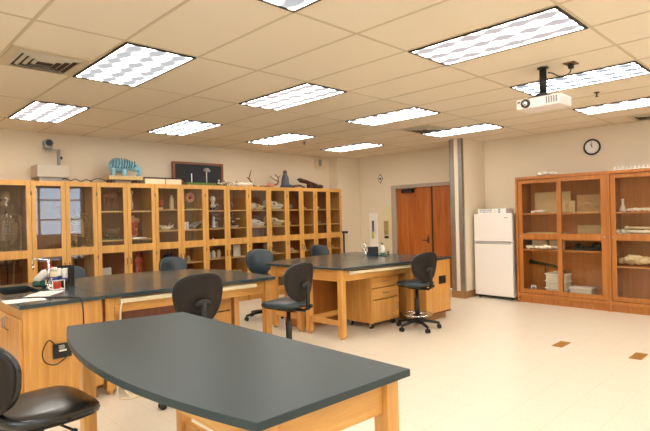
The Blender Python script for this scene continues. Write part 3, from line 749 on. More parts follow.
# blackboard
t = thing('blackboard', 'small wood-framed blackboard leaning on the wall above the cabinets', 'blackboard', (4.79, 8.215, CH))
obj('slate', B(-.48, .48, -.012, .012, .03, .41), M_CHALK, t)
fr = MB().box(-.52, .52, -.022, .022, .40, .44, .004).box(-.52, .52, -.022, .022, 0, .04, .004).box(-.52, -.475, -.022, .022, .04, .40).box(.475, .52, -.022, .022, .04, .40)
obj('frame', fr, M_WOODFR, t)
# specimen stands
for x, w_, kind, lab in ((4.51, .13, 0, 'green base with a short white rod in front of the blackboard'), (4.81, .16, 1, 'green base carrying a small grey skull on a rod before the blackboard')):
    t = thing('specimen_stand', lab, 'stand', (x, 7.97, CH), 0, 'green specimen stands')
    obj('base', MB().box(-w_, w_, -.08, .08, 0, .05, .004), M_GREEN, t)
    obj('rod', MB().cyl((0, 0, .05), (0, 0, .21 if not kind else .26), .009), M_PAPER, t)
    if kind: obj('specimen', MB().ell((0, 0, .285), (.055, .045, .04)).ell((.03, -.03, .27), (.03, .025, .025)), M_GREY, t)
# white flowers arrangement
m = MB(); R = random.Random(12)
t = thing('white_flower_spray', 'low spray of white flowers right of the blackboard', 'flowers', (5.28, 7.98, CH))
for k in range(26):
    x, y, z = R.uniform(-.2, .2), R.uniform(-.07, .07), R.uniform(.02, .11); m.ell((x, y, z), (.020, .020, .014), u=7, v=5)
obj('petals', m, M_BONEW, t)
m = MB()
for k in range(18):
    x = R.uniform(-.2, .2); m.tube([(x * .6, 0, .005), (x, R.uniform(-.05, .05), R.uniform(.05, .12))], .004, seg=5)
m.box(-.16, .16, -.03, .03, 0, .01)
obj('stems', m, M_DGREEN, t)
t = thing('horned_skull', 'long white skull with a brown forked antler beside the flower spray', 'skull', (5.68, 7.98, CH))
obj('cranium', MB().ell((-.08, 0, .045), (.14, .06, .045)).ell((.06, 0, .05), (.10, .065, .048)).ell((-.18, 0, .03), (.05, .03, .025)), M_BONEW, t)
obj('antler', MB().tube([(.19, 0, .02), (.12, 0, .09), (.07, 0, .17), (.10, 0, .25), (.13, 0, .34)], .016, taper=.4).tube([(.09, 0, .14), (.02, 0, .19)], .012, taper=.5).tube([(.19, 0, .02), (.26, 0, .010)], .012), M_BROWN, t)
t = thing('antler_pair', 'reddish-brown curved antlers on a pale skull plate, left of the grey figurine', 'antlers', (6.30, 7.98, CH))
obj('skull_plate', MB().ell((-.02, 0, .05), (.09, .06, .05)), M_PINK, t)
for s in (-1, 1):
    pts = [(s * .03, 0, .07), (s * .12, 0, .04 if s < 0 else .06), (.18 * s if s > 0 else -.22, 0, .12), (s * .17, 0, .22), (s * .09, 0, .27)]
    if s < 0: pts = [(-.03, 0, .06), (-.14, 0, .02), (-.22, 0, .03), (-.30, 0, .015)]
    obj('antler', MB().tube(pts, .017, taper=.45), M_BROWN, t)
obj('tine', MB().tube([(.17, 0, .13), (.06, 0, .17), (-.04, 0, .24)], .012, taper=.4).tube([(.17, 0, .2), (.24, 0, .26)], .01, taper=.4), M_BROWN, t)
t = thing('grey_figurine', 'blue-grey seated figurine on the cabinets between the antlers and dark carvings', 'figurine', (6.66, 7.98, CH))
obj('body', MB().lathe([(.10, 0), (.11, .03), (.085, .1), (.075, .2), (.05, .27), (.03, .30)], seg=14).ell((0, 0, .32), (.045, .045, .05)), plain('slate_blue', srgb(86, 92, 98), .5, scale=20, var=.3), t)
obj('base', MB().ell((.02, -.05, .04), (.12, .07, .04)), plain('deep_slate', srgb(60, 84, 104), .5), t)
t = thing('carved_wood', 'long dark brown carving lying across the cabinet tops at the right end', 'carving', (7.36, 8.0, CH))
obj('body', MB().tube([(-.28, 0, .17), (-.12, 0, .15), (.08, 0, .10), (.30, 0, .045)], .045).ell((-.27, 0, .19), (.08, .05, .03)).ell((.3, 0, .05), (.10, .07, .05)), M_DBROWN, t)
obj('foot', MB().box(-.05, .03, -.05, .05, 0, .10, .01), M_DBROWN, t); obj('foot', MB().box(.1, .2, -.05, .05, 0, .05, .01), M_DBROWN, t)
single('flat_driftwood', MB().tube([(-.22, 0, .025), (-.08, 0, .045), (.05, 0, .06), (.18, 0, .028)], .028, taper=.8), plain('grey_brown', srgb(110, 80, 62), .5), 'thin brown driftwood piece left of the dark carving', 'driftwood', (6.98, 7.95, CH - .003))

# speaker on left wall
t = thing('wall_speaker', 'small white speaker high on the wall above the cabinets, right end', 'speaker', (7.86, Y1, 2.66))
obj('housing', MB().box(-.10, .13, -.13, 0, 0, .19, .006), M_CREAM, t)
obj('grille', MB().box(-.08, .02, -.135, -.1305, .02, .17), M_GREY, t)
# coat stand between cabinet and boxed corner
t = thing('broom', 'black broom leaning between the last glass cabinet and the corner', 'broom', (8.262, 7.88, 0))
obj('handle', MB().tube([(0.0, 0, .02), (.015, .01, 1.15)], .018), M_BLACK, t); obj('head', MB().box(-.035, .10, -.05, .05, 1.15, 1.20, .01), M_BLACK, t)
obj('foot', B(-.045, .045, -.07, .07, 0, .03), M_BLACK, t)

# ---------------------------------------------------------------- lab tables
TZ = .91; TT = .032
def table(label, outline, legs, name='lab_table', aprons=(), stretch=(), topmat=None, group='wooden lab tables with black tops'):
    cx = sum(p[0] for p in outline) / len(outline); cy = sum(p[1] for p in outline) / len(outline)
    t = thing(name, label, 'table', (cx, cy, 0), 0, group)
    sh = lambda pts: [(x - cx, y - cy) for x, y in pts]
    obj('worktop', MB().prism(sh(outline), TZ - TT, TZ, .003), topmat or M_TOP, t)
    for x, y in sh(legs):
        m = MB().box(x - .038, x + .038, y - .038, y + .038, .035, TZ - TT, .003).cyl((x, y, 0), (x, y, .036), .026, seg=14)
        obj('leg', m, M_MAPLE, t)
    for (x0_, y0_), (x1_, y1_) in aprons:
        L = math.hypot(x1_ - x0_, y1_ - y0_) - .076; a = math.atan2(y1_ - y0_, x1_ - x0_)
        mm = Matrix.Translation(((x0_ + x1_) / 2 - cx, (y0_ + y1_) / 2 - cy, 0)) @ Matrix.Rotation(a, 4, 'Z')
        obj('apron', MB().box(-L / 2, L / 2, -.012, .012, TZ - TT - .15, TZ - TT - .001, .002).tf(mm), M_MAPLEX if abs(math.cos(a)) > .7 else M_MAPLEY, t)
    for (x0_, y0_), (x1_, y1_), z in stretch:
        L = math.hypot(x1_ - x0_, y1_ - y0_) - .07; a = math.atan2(y1_ - y0_, x1_ - x0_)
        mm = Matrix.Translation(((x0_ + x1_) / 2 - cx, (y0_ + y1_) / 2 - cy, 0)) @ Matrix.Rotation(a, 4, 'Z')
        obj('stretcher', MB().box(-L / 2, L / 2, -.016, .016, z - .035, z + .035, .003).tf(mm), M_MAPLEX if abs(math.cos(a)) > .7 else M_MAPLEY, t)
    return t, (cx, cy)
def bow(p0, p1, b, n=14):
    """points of a shallow arc from p0 to p1, bulging by b to the left of the direction"""
    out = []
    dx, dy = p1[0] - p0[0], p1[1] - p0[1]; L = math.hypot(dx, dy); nx, ny = -dy / L, dx / L
    for k in range(n + 1):
        s = k / n; o_ = 4 * b * s * (1 - s); out.append((p0[0] + dx * s + nx * o_, p0[1] + dy * s + ny * o_))
    return out
# foreground table: straight sides and one bowed long side
ol = bow((1.035, 3.42), (.955, 1.315), -.165, 22) + [(1.735, 1.285), (1.755, 3.27)]
ft, _ = table('large bow-sided lab table with slate grey top in the foreground', ol,
      [(1.10, 3.27), (1.69, 3.17), (1.06, 1.40), (1.675, 1.37)],
      aprons=[((1.10, 3.27), (1.69, 3.17)), ((1.06, 1.40), (1.675, 1.37)), ((1.69, 3.17), (1.675, 1.37)), ((1.10, 3.27), (1.06, 1.40))],
      stretch=[((1.06, 1.40), (1.675, 1.37), .16), ((1.69, 3.17), (1.675, 1.37), .16)], topmat=M_TOPFG)
# island 2 (left)
table('front lab table of the left island, behind the foreground table', [(1.715, 4.56), (3.46, 4.355), (3.52, 4.70), (3.555, 5.225), (1.715, 5.225)],
      [(1.757, 4.65), (3.405, 4.45), (1.757, 5.14), (3.45, 5.14)],
      aprons=[((1.757, 4.65), (3.405, 4.45)), ((3.405, 4.45), (3.45, 5.14)), ((1.757, 5.14), (3.45, 5.14))],
      stretch=[((3.405, 4.45), (3.45, 5.14), .17), ((1.757, 5.14), (3.45, 5.14), .17), ((1.757, 4.65), (1.757, 5.14), .17)])
table('rear lab table of the left island, nearer the glass cabinets', [(1.715, 5.235), (3.548, 5.235), (3.52, 5.55), (3.33, 5.96)] + [(2.95, 6.13), (2.5, 6.22), (2.1, 6.24), (1.715, 6.24)],
      [(1.757, 5.32), (3.45, 5.32), (1.757, 6.10), (3.22, 5.88)],
      aprons=[((3.45, 5.32), (3.22, 5.88)), ((1.757, 5.32), (3.45, 5.32)), ((1.757, 6.10), (3.22, 5.88))],
      stretch=[((3.45, 5.32), (3.22, 5.88), .17), ((1.757, 6.10), (3.22, 5.88), .17)])
t0 = [o for o in C.objects if o.get('label', '').startswith('front lab table of the left')][0]
obj('tag', B(3.43, 3.475, 5.0985, 5.1015, .63, .71).tf(Matrix.Translation((-t0.location.x, -t0.location.y, 0))), M_PAPER, t0)
# island 3 (right)
table('front lab table of the right island, at the centre of the room', [(4.505, 4.30), (5.93, 4.105), (5.93, 5.045), (4.410, 5.045)],
      [(4.54, 4.39), (5.885, 4.33), (4.51, 4.965), (5.87, 4.965)],
      aprons=[((4.54, 4.39), (4.51, 4.965)), ((4.54, 4.39), (5.885, 4.33)), ((4.51, 4.965), (5.87, 4.965))],
      stretch=[((4.54, 4.39), (4.51, 4.965), .20), ((4.51, 4.965), (5.87, 4.965), .20)])
table('rear lab table of the right island, nearer the glass cabinets', [(4.408, 5.055), (5.93, 5.055), (5.93, 6.03), (5.4, 5.98), (4.70, 5.90), (4.355, 5.69)],
      [(4.50, 5.135), (4.45, 5.62), (5.87, 5.135), (5.86, 5.93)],
      aprons=[((4.50, 5.135), (4.45, 5.62)), ((4.45, 5.62), (5.86, 5.93)), ((4.50, 5.135), (5.87, 5.135))],
      stretch=[((4.50, 5.135), (4.45, 5.62), .20), ((4.45, 5.62), (5.86, 5.93), .20)])

# cream tubular rails under the front edges
def rail(label, p0, p1, loop=False):
    t = thing('cable_raceway', label, 'raceway', (0, 0, 0), 0, 'cream raceways under the table fronts')
    d = Vector((p1[0] - p0[0], p1[1] - p0[1], 0)); L = d.length; a = math.atan2(d.y, d.x)
    mm = Matrix.Translation(((p0[0] + p1[0]) / 2, (p0[1] + p1[1]) / 2, p0[2])) @ Matrix.Rotation(a, 4, 'Z')
    t.location = mm.translation; t.rotation_euler = (0, 0, a)
    obj('channel', MB().box(-L / 2, L / 2, -.03, .03, -.022, .022, .012), M_CREAM, t)
    obj('end_cap', MB().box(-L / 2 - .012, -L / 2, -.03, .03, -.023, .023, .004), M_PAPER, t)
rail('cream plastic raceway under the front edge of the right island', (4.66, 4.335, .835), (5.80, 4.20, .835))
rail('cream plastic raceway under the front edge of the left island', (1.86, 4.595, .835), (3.24, 4.42, .835))

# mobile drawer units
def drawer_unit(label, x, y, rz, w_=.60, d=.50, h=.70, casters=True, ndraw=2):
    t = thing('drawer_unit', label, 'drawer unit', (x, y, 0), rz, 'wooden drawer units under the islands')
    z0 = .085 if casters else .02
    obj('body', MB().box(0, w_, .07, d, z0, h).box(0, .02, .004, .07, z0, h).box(w_ - .02, w_, .004, .07, z0, h).box(.02, w_ - .02, .004, .07, h - .012, h).box(.02, w_ - .02, .004, .07, z0, z0 + .012), M_MAPLE, t)
    zs = [(h - .15, h - .014), (h - .31, h - .166)]
    if ndraw == 3: zs.append((z0 + .016, h - .326))
    for a, b in zs:
        dr = obj('drawer', MB().box(.023, w_ - .023, 0, .0195, a, b, .003), M_MAPLEX, t)
        obj('handle', MB().tube([(w_ / 2 - .05, 0.001, (a + b) / 2), (w_ / 2 - .045, -.022, (a + b) / 2), (w_ / 2 + .045, -.022, (a + b) / 2), (w_ / 2 + .05, .001, (a + b) / 2)], .005), M_STEEL, dr)
    if ndraw == 2:
        dr = obj('door', MB().box(.023, w_ - .023, 0, .0195, z0 + .016, h - .326, .003), M_MAPLE, t)
        obj('handle', MB().tube([(w_ - .05, 0.001, .22), (w_ - .05, -.022, .225), (w_ - .05, -.022, .31), (w_ - .05, .001, .315)], .005), M_STEEL, dr)
    if casters:
        for cx_, cy_ in ((.06, .07), (w_ - .06, .07), (.06, d - .06), (w_ - .06, d - .06)):
            c = obj('caster', MB().cyl((cx_ - .014, cy_, .032), (cx_ + .014, cy_, .032), .032, seg=18), M_BLACK, t)
            obj('fork', MB().box(cx_ - .02, cx_ - .0145, cy_ - .015, cy_ + .015, .03, .085).box(cx_ + .0145, cx_ + .02, cy_ - .015, cy_ + .015, .03, .085).box(cx_ - .02, cx_ + .02, cy_ - .018, cy_ + .018, .078, .085), M_CHROME, c)
    return t
drawer_unit('rolling wooden unit with two drawers and a door under the right island', 5.17, 4.44, 0, .60, .50, .715)
drawer_unit('stack of three wooden drawers under the left island', 2.70, 4.72, 0, .42, .38, .71, False, 3)
single('wooden_crate', MB().box(0, .90, 0, .38, 0.0, .72, .004), wood('brown_panel', srgb(176, 104, 44), srgb(196, 124, 56), 2), 'tall brown wooden box under the rear table of the right island', 'box', (4.64, 5.26, 0))
t = thing('knee_panel', 'dark brown wooden knee panel under the left island', 'panel', (2.03, 5.0, 0))
obj('panel', B(0, .62, 0, .02, .0, .80), wood('dark_panel', srgb(128, 62, 26), srgb(150, 78, 34), 2), t)

# sink cabinets
def worktop_hole(x0, x1, y0, y1, h):
    hx0, hx1, hy0, hy1 = h
    return MB().box(x0, hx0, y0, y1, TZ - TT, TZ).box(hx1, x1, y0, y1, TZ - TT, TZ).box(hx0, hx1, y0, hy0, TZ - TT, TZ).box(hx0, hx1, hy1, y1, TZ - TT, TZ)
def sink_cab(label, x0, x1, y0, y1, hole, faces):
    t = thing('sink_cabinet', label, 'cabinet', (x0, y0, 0), 0, 'wooden sink cabinets at the island ends')
    T_ = Matrix.Translation((-x0, -y0, 0)); ov = .03
    obj('worktop', worktop_hole(x0, x1, y0, y1, hole).tf(T_), M_TOP, t)
    bx0, bx1, by0, by1 = x0 + ov, x1 - ov if faces == 'L' else x1 - .004, y0 + ov, y1 - ov
    b = MB().box(bx0 + .0, bx1, by0, by0 + .02, .10, TZ - TT, .002).box(bx0 + .0, bx1, by1 - .02, by1, .10, TZ - TT, .002)
    b.box(bx0, bx0 + .02, by0 + .02, by1 - .02, .10, TZ - TT).box(bx1 - .02, bx1, by0 + .02, by1 - .02, .10, TZ - TT).box(bx0, bx1, by0, by1, .10, .12)
    obj('body', b.tf(T_), M_MAPLE, t)
    obj('toe_kick', MB().box(bx0 + .06, bx1 - .03, by0 + .07, by1 - .05, 0, .10).tf(T_), M_BASEB, t)
    hx0, hx1, hy0, hy1 = hole
    s = MB().box(hx0 - .01, hx1 + .01, hy0 - .01, hy1 + .01, TZ - .25, TZ - .24).box(hx0 - .01, hx0, hy0 - .01, hy1 + .01, TZ - .24, TZ - TT - .001).box(hx1, hx1 + .01, hy0 - .01, hy1 + .01, TZ - .24, TZ - TT - .001)
    s.box(hx0, hx1, hy0 - .01, hy0, TZ - .24, TZ - TT - .001).box(hx0, hx1, hy1, hy1 + .01, TZ - .24, TZ - TT - .001)
    obj('sink_basin', s.tf(T_), M_BLACK, t)
    return t, T_, (bx0, bx1, by0, by1)
t, T_, bb_ = sink_cab('wooden sink cabinet with two side doors at the left end of the left island', 1.03, 1.705, 4.55, 6.24, (1.10, 1.42, 5.36, 6.0), 'L')
for a, b in ((4.61, 5.02), (5.03, 5.50), (5.62, 6.18)):
    d = obj('door', MB().box(bb_[0] - .02, bb_[0] - .0005, a, b, .13, TZ - TT - .09, .002).tf(T_), M_MAPLE, t)
    if a < 5.6:
        hy = b - .04 if a < 4.9 else a + .04
        obj('handle', MB().tube([(bb_[0] - .019, hy, .66), (bb_[0] - .045, hy, .67), (bb_[0] - .045, hy, .75), (bb_[0] - .019, hy, .76)], .005).tf(T_), M_STEEL, d)
t, T_, bb_ = sink_cab('wooden sink cabinet with black outlets at the right end of the right island', 5.94, 6.60, 4.075, 6.02, (6.04, 6.24, 4.9, 5.35), 'R')
# outlets
def outlet(label, x, y, z, w_, h):
    t = thing('power_outlet', label, 'power outlet', (x, y, z), 0, 'black power outlets on the islands')
    obj('plate', MB().box(-w_ / 2, w_ / 2, -.012, 0, -h / 2, h / 2, .002), M_BLACK, t)
    for s in (-1, 1): obj('socket', MB().box(s * w_ / 4 - .018, s * w_ / 4 + .018, -.016, -.0125, -.035, .035, .002), M_SHELL, t)
outlet('black double outlet on the side of the right sink cabinet, right of the swivel chair', 6.375, 4.105, .585, .17, .115)
t = thing('outlet_box', 'black outlet box with a plug on the left sink cabinet', 'outlet box', (1.34, 4.58, .50), 0)
obj('plate', MB().box(-.07, .07, -.03, 0, -.065, .055, .004), M_BLACK, t)
obj('plug', MB().box(-.035, .01, -.055, -.03, 0.015, .045, .004), M_GREY, t)
obj('sticker', B(-.03, .03, -.032, -.0305, -.01, .005), M_PAPER, t)
obj('cord', MB().tube(sm([(1.31, 4.50, .51), (1.24, 4.47, .60), (1.20, 4.46, .58), (1.175, 4.46, .50), (1.20, 4.46, .43), (1.27, 4.46, .40), (1.34, 4.47, .43), (1.38, 4.49, .455)]), .005).tf(Matrix.Translation((-1.34, -4.53, -.50))), M_BLACK, t)
# cables on the left sink cabinet
single('hanging_cable', MB().tube(sm([(1.12, 4.98, .917), (1.22, 4.86, .925), (1.33, 4.78, .917), (1.42, 4.70, .917), (1.47, 4.58, .917), (1.485, 4.535, .912), (1.495, 4.525, .87), (1.50, 4.52, .75), (1.50, 4.54, .62), (1.46, 4.55, .53), (1.43, 4.558, .50)]), .006), M_BLACK, 'black cable crossing the papers and hanging over the front worktop edge', 'cable')
single('white_cable', MB().tube(sm([(1.86, 4.56, 0.83), (1.83, 4.54, 0.8), (1.815, 4.55, 0.6), (1.805, 4.57, 0.3), (1.79, 4.56, 0.06), (1.76, 4.46, 0.012), (1.8, 4.36, 0.012), (1.9, 4.36, 0.012), (1.92, 4.42, 0.012), (1.85, 4.5, 0.014), (1.825, 4.55, 0.2), (1.83, 4.56, 0.5)]), .0075), M_CREAM, 'cream cable hanging down the left island leg and coiled on the floor', 'cable')

# faucets
def faucet(label, x, y, rz, s=1.0, a=1.0):
    t = thing('faucet', label, 'faucet', (x, y, TZ), rz, 'laboratory faucets')
    obj('spout', MB().cyl((0, 0, 0), (0, 0, .28 * s), .010).tube([(0, 0, .27 * s), (-.16 * s * a, 0, .285 * s), (-.18 * s * a, 0, .275 * s), (-.185 * s * a, 0, .26 * s), (-.185 * s * a, 0, .215 * s)], .009), M_CHROME, t)
    obj('base', MB().lathe([(.03, 0), (.03, .01), (.02, .03), (.014, .05)], seg=16), M_CHROME, t)
    for q in (-1, 1): obj('handle', MB().cyl((0, 0, .06), (0, q * .05, .06), .007).box(-.008, .008, q * .05 - .006, q * .05 + .006, .045, .10, .002), M_CHROME, t)
    obj('nozzle', MB().cyl((-.185 * s * a, 0, .185 * s), (-.185 * s * a, 0, .215 * s), .007, .011), M_CHROME, t)
faucet('tall chrome faucet over the left island sink', 1.50, 5.47, -.75, 1.05, .78)
faucet('small chrome faucet at the far end of the right island', 6.30, 5.51, .5, .62)

# things on the left sink cabinet
t = thing('white_spray_bottle', 'white bottle with a red cap lying against green cloth by the left sink', 'bottle', (1.47, 5.66, TZ), .0); t.scale = (1.3,) * 3
mm = Matrix.Translation((0, 0, .085)) @ Matrix.Rotation(-.75, 4, 'Y') @ Matrix.Rotation(-PI/2, 4, 'Z')
mm = Matrix.Translation((-.02, .02, .05)) @ Matrix.Rotation(.85, 4, Vector((.7, .7, 0)))
obj('body', MB().lathe([(.03, 0), (.034, .01), (.034, .09), (.018, .12), (.016, .125)], seg=16).tf(mm), M_PAPER, t)
obj('cap', MB().lathe([(.02, .125), (.02, .16), (.008, .165)], seg=14).tf(mm), plain('red_cap', srgb(200, 40, 26), .4), t)
m = MB(); R = random.Random(2)
for k in range(9): m.ell((R.uniform(-.07, .07), R.uniform(-.05, .05), .028 + R.random() * .03), (.045, .04, .028), u=9, v=6)
lo = min(v.co.z for v in m.bm.verts); m.tf(Matrix.Translation((0, 0, -lo)))
single('green_cloth', m, plain('green_navy_cloth', srgb(22, 74, 62), .8, scale=18, var=.6), 'crumpled dark green cloth under the white bottle by the sink', 'cloth', (1.50, 5.62, TZ))
t = thing('blue_labelled_jar', 'pale jar with a blue label left of the black towel holder', 'jar', (1.565, 5.58, TZ)); t.scale = (1.25,) * 3
obj('body', MB().lathe([(.034, 0), (.036, .005), (.036, .12), (.03, .135)], seg=18), M_CREAM, t)
obj('label', MB().lathe([(.0368, .03), (.0368, .085)], seg=18), M_BLUE, t); obj('lid', MB().lathe([(.034, .135), (.034, .16)], seg=18), M_PAPER, t)
t = thing('wipe_box', 'black holder with two round white canisters on the left worktop', 'holder', (1.66, 5.60, TZ), -.75); t.scale = (1.25,) * 3
obj('holder', MB().box(-.075, .075, .05, .055, 0, .16).box(-.075, -.07, -.05, .05, 0, .15).box(.07, .075, -.05, .05, 0, .15).box(-.07, .07, -.05, .05, 0, .01), M_BLACK, t)
obj('front_bar', MB().box(-.075, .075, -.062, -.0555, .0, .045, .002), M_BLACK, t)
for q, (cx_, cc) in enumerate(((-.034, 'navy'), (.034, 'purple'))):
    c_ = obj('canister', MB().lathe([(.030, .012), (.031, .02), (.031, .135), (.026, .145)], (cx_, 0, 0), seg=18), M_PAPER, t)
    obj('label_band', MB().lathe([(.0316, .04), (.0316, .07)] if q else [(.0316, .03), (.0316, .085)], (cx_, 0, 0), seg=18), plain(cc, srgb(40, 44, 96) if not q else srgb(96, 84, 140), .5), c_)
t = thing('small_red_pot', 'small red pot on a white square stand at the front of the left sink', 'pot', (1.545, 5.38, TZ)); t.scale = (1.25,) * 3
obj('pot', MB().lathe([(.024, .005), (.03, .02), (.03, .05), (.022, .06)], seg=16), plain('red_orange', srgb(186, 60, 26), .35), t)
obj('stand', MB().box(-.045, .045, -.045, .045, 0, .005).box(-.045, -.04, -.045, -.04, .005, .075).box(.04, .045, -.045, -.04, .005, .075).box(-.045, .045, -.045, -.04, .07, .075), M_PAPER, t)
def paper(label, x, y, rz, w_, h, z=0):
    n = 5; bm_ = bmesh.new(); R = random.Random(int(x * 100))
    g_ = [[bm_.verts.new((-w_ / 2 + w_ * i / n, -h / 2 + h * j / n, .003 + R.random() * .004)) for j in range(n + 1)] for i in range(n + 1)]
    for i in range(n):
        for j in range(n): bm_.faces.new((g_[i][j], g_[i + 1][j], g_[i + 1][j + 1], g_[i][j + 1]))
    r_ = bmesh.ops.extrude_face_region(bm_, geom=list(bm_.faces))
    for v in [e for e in r_['geom'] if isinstance(e, bmesh.types.BMVert)]: v.co.z -= .0025
    bmesh.ops.recalc_face_normals(bm_, faces=list(bm_.faces))
    m = MB()._merge(bm_)
    single('paper_sheet', m, M_PAPER, label, 'paper', (x, y, TZ + z), rz, 'papers on the left sink worktop')
paper('white sheets at the near corner of the left worktop', 1.13, 4.83, -.05, .30, .22)
paper('white papers just behind the black cable, nearer the sink', 1.36, 5.10, .9, .34, .22, .001)

# things on the right sink cabinet
t = thing('black_tissue_box', 'black rectangular box on the far end of the right island beside the faucet', 'box', (6.375, 5.42, TZ), -.75)
obj('body', MB().box(-.085, .085, -.05, .05, 0, .12, .004), M_BLACK, t); obj('slot', B(-.07, .07, -.02, .02, .1102, .113), M_GREY, t)
t = thing('squeeze_bottle', 'white squeeze bottle with green base and dark tilted spout on the right island', 'bottle', (6.455, 5.28, TZ))
mm = Matrix.Rotation(.2, 4, 'X')
obj('body', MB().lathe([(.032, .015), (.036, .03), (.036, .11), (.012, .15)], seg=16), M_PAPER, t)
obj('base', MB().lathe([(.038, 0), (.038, .02)], seg=16), plain('bright_green', srgb(36, 130, 60), .4), t)
obj('nozzle', MB().cyl((0, 0, .15), (0, .0, .18), .012).tube([(0, 0, .18), (-.03, .03, .185)], .006), M_BLACK, t)
t = thing('small_black_pot', 'small dark pot with white band at the end of the right island', 'pot', (6.47, 5.18, TZ))
obj('pot', MB().lathe([(.02, 0), (.024, .045)], seg=14), M_BLACK, t); obj('band', MB().lathe([(.0235, .012), (.0245, .022)], seg=14), M_PAPER, t)
single('black_cube', MB().box(-.04, .04, -.03, .03, 0, .05, .004), M_BLACK, 'small black block on the right island worktop behind the swivel chair', 'block', (6.30, 4.25, TZ), -.2)

# ---------------------------------------------------------------- chairs
def sup(a, b, n=2.6, top=1.0, bot=1.0):
    def f(t_):
        c, s = math.cos(t_), math.sin(t_)
        x = a * math.copysign(abs(c) ** (2 / n), c); y = b * math.copysign(abs(s) ** (2 / n), s)
        w_ = bot + (top - bot) * (y / b + 1) / 2
        return x * w_, y
    return f
def chair(label, x, y, face, sh, vin, ring=True, seat_y=.03, base_rot=.3, back_h=.20):
    """face = heading in radians the sitter looks to; local +Y is that heading"""
    t = thing('swivel_chair', label, 'chair', (x, y, 0), face - PI / 2, 'armless swivel lab chairs')
    for k in range(5):
        a = base_rot + k * 2 * PI / 5; dx, dy = math.cos(a), math.sin(a)
        m = MB().tube([(dx * .03, dy * .03, .115), (dx * .16, dy * .16, .10), (dx * .29, dy * .29, .075)], .024, taper=.7)
        l = obj('base_leg', m, M_BLACK, t)
        cx_, cy_ = dx * .29, dy * .29; px_, py_ = -dy, dx
        c = MB()
        for q in (-1, 1): c.cyl((cx_ + px_ * q * .008, cy_ + py_ * q * .008, .028), (cx_ + px_ * q * .026, cy_ + py_ * q * .026, .028), .028, seg=16)
        c.cyl((cx_, cy_, .04), (cx_, cy_, .085), .009).box(cx_ - .02, cx_ + .02, cy_ - .02, cy_ + .02, .035, .058, .008)
        obj('caster', c, M_BLACK, l)
    obj('hub', MB().lathe([(.045, .08), (.048, .10), (.04, .14)], seg=18), M_BLACK, t)
    obj('gas_column', MB().lathe([(.032, .14), (.032, sh - .22), (.024, sh - .215), (.022, sh - .07)], seg=18), M_BLACK, t)
    if ring:
        m = MB().tube([(.19 * math.cos(i * PI / 12), .19 * math.sin(i * PI / 12), .20) for i in range(24)], .009, closed=True)
        for i in range(4): m.tube([(.03 * math.cos(i * PI / 2), .03 * math.sin(i * PI / 2), .20), (.19 * math.cos(i * PI / 2), .19 * math.sin(i * PI / 2), .20)], .008)
        obj('foot_ring', m, M_CHROME, t)
    obj('seat_mechanism', MB().box(-.07, .07, -.12, .10, sh - .09, sh - .055, .008).tube([(.05, .04, sh - .075), (.2, .08, sh - .085), (.235, .085, sh - .085)], .006).ell((.235, .085, sh - .085), (.02, .014, .01)), M_BLACK, t)
    cv = lambda x_, y_: -.035 * max(0, (y_ - .12) / .12) ** 2 + .012 * abs(x_ / .24) ** 2 + (.018 * max(0, (-y_ - .1) / .13) ** 2)
    m = MB().cushion(sup(.245, .235, 2.9, .96, .92), .055, .018, cv).tf(Matrix.Translation((0, seat_y, sh - .02)))
    obj('seat', m, vin, t)
    obj('seat_pan', MB().cushion(sup(.225, .215, 2.9, .96, .92), .02, .0, cv).tf(Matrix.Translation((0, seat_y, sh - .052))), M_SHELL, t)
    # backrest: outline in local X (width), Y (height) then stood up
    bz = sh + .02 + back_h; by = -.215
    cb_ = lambda x_, y_: 1.5 * x_ * x_ + .10 * abs(y_) ** 1.5
    R1 = Matrix.Translation((0, by, bz)) @ Matrix.Rotation(.13, 4, 'X') @ Matrix.Rotation(PI / 2, 4, 'X') @ Matrix.Rotation(PI, 4, 'Y')
    obj('backrest', MB().cushion(sup(.25, back_h, 2.4, 1.0, .74), .035, .012, cb_).tf(R1 @ Matrix.Translation((0, 0, .012))), vin, t)
    obj('back_shell', MB().cushion(sup(.256, back_h + .005, 2.4, 1.0, .74), .018, 0, cb_).tf(R1 @ Matrix.Translation((0, 0, -.012))), M_SHELL, t)
    m = MB().tube([(0, -.08, sh - .075), (0, -.22, sh - .072), (0, -.255, sh - .04), (0, -.262, sh + .12), (0, -.262, bz - .02)], .016)
    m.box(-.022, .022, -.275, -.252, sh - .06, bz - .02, .005)
    obj('back_post', m, M_BLACK, t)
    obj('back_bracket', MB().ell((0, -.247, bz - .03), (.07, .02, .035)), M_BLACK, t)
    obj('knob', MB().cyl((0, -.275, sh - .02), (0, -.31, sh - .02), .02), M_BLACK, t)
    return t
D_ = math.radians
chair('black swivel chair cut by the bottom left corner, seat closest to the viewer', .70, 2.78, D_(2), .665, M_VINYLB, False, .03, .5, .17)
chair('swivel chair seen from behind between the foreground table and the left island', 2.20, 3.95, D_(84), .66, M_VINYL, False, .03, .77, .215)
chair('swivel chair in the aisle between the islands, seat pointing left', 3.38, 4.05, D_(100), .675, M_VINYL, False, .03, .9)
chair('swivel chair with a chrome foot ring at the front of the right island', 5.64, 4.03, D_(80), .63, M_VINYL, True, .03, .62)
chair('swivel chair behind the left island, its top showing beside the black tissue holder', 2.10, 6.60, D_(-80), .60, M_VINYL, False, .03, .3)
chair('swivel chair behind the left island, its rounded top below the flat display boxes', 3.46, 6.52, D_(-85), .61, M_VINYL, False, .03, .3)
chair('tall blue-grey swivel chair at the far left corner of the right island', 4.71, 6.23, D_(-110), .64, M_VINYL, False, .03, .1)
chair('swivel chair behind the right island, only its small round top showing', 6.46, 6.66, D_(-95), .60, M_VINYL, False, .03, .3)

# ---------------------------------------------------------------- fridge
t = thing('refrigerator', 'white top-freezer refrigerator beside the steel clad wall end', 'refrigerator', (8.40, 4.70, 0))
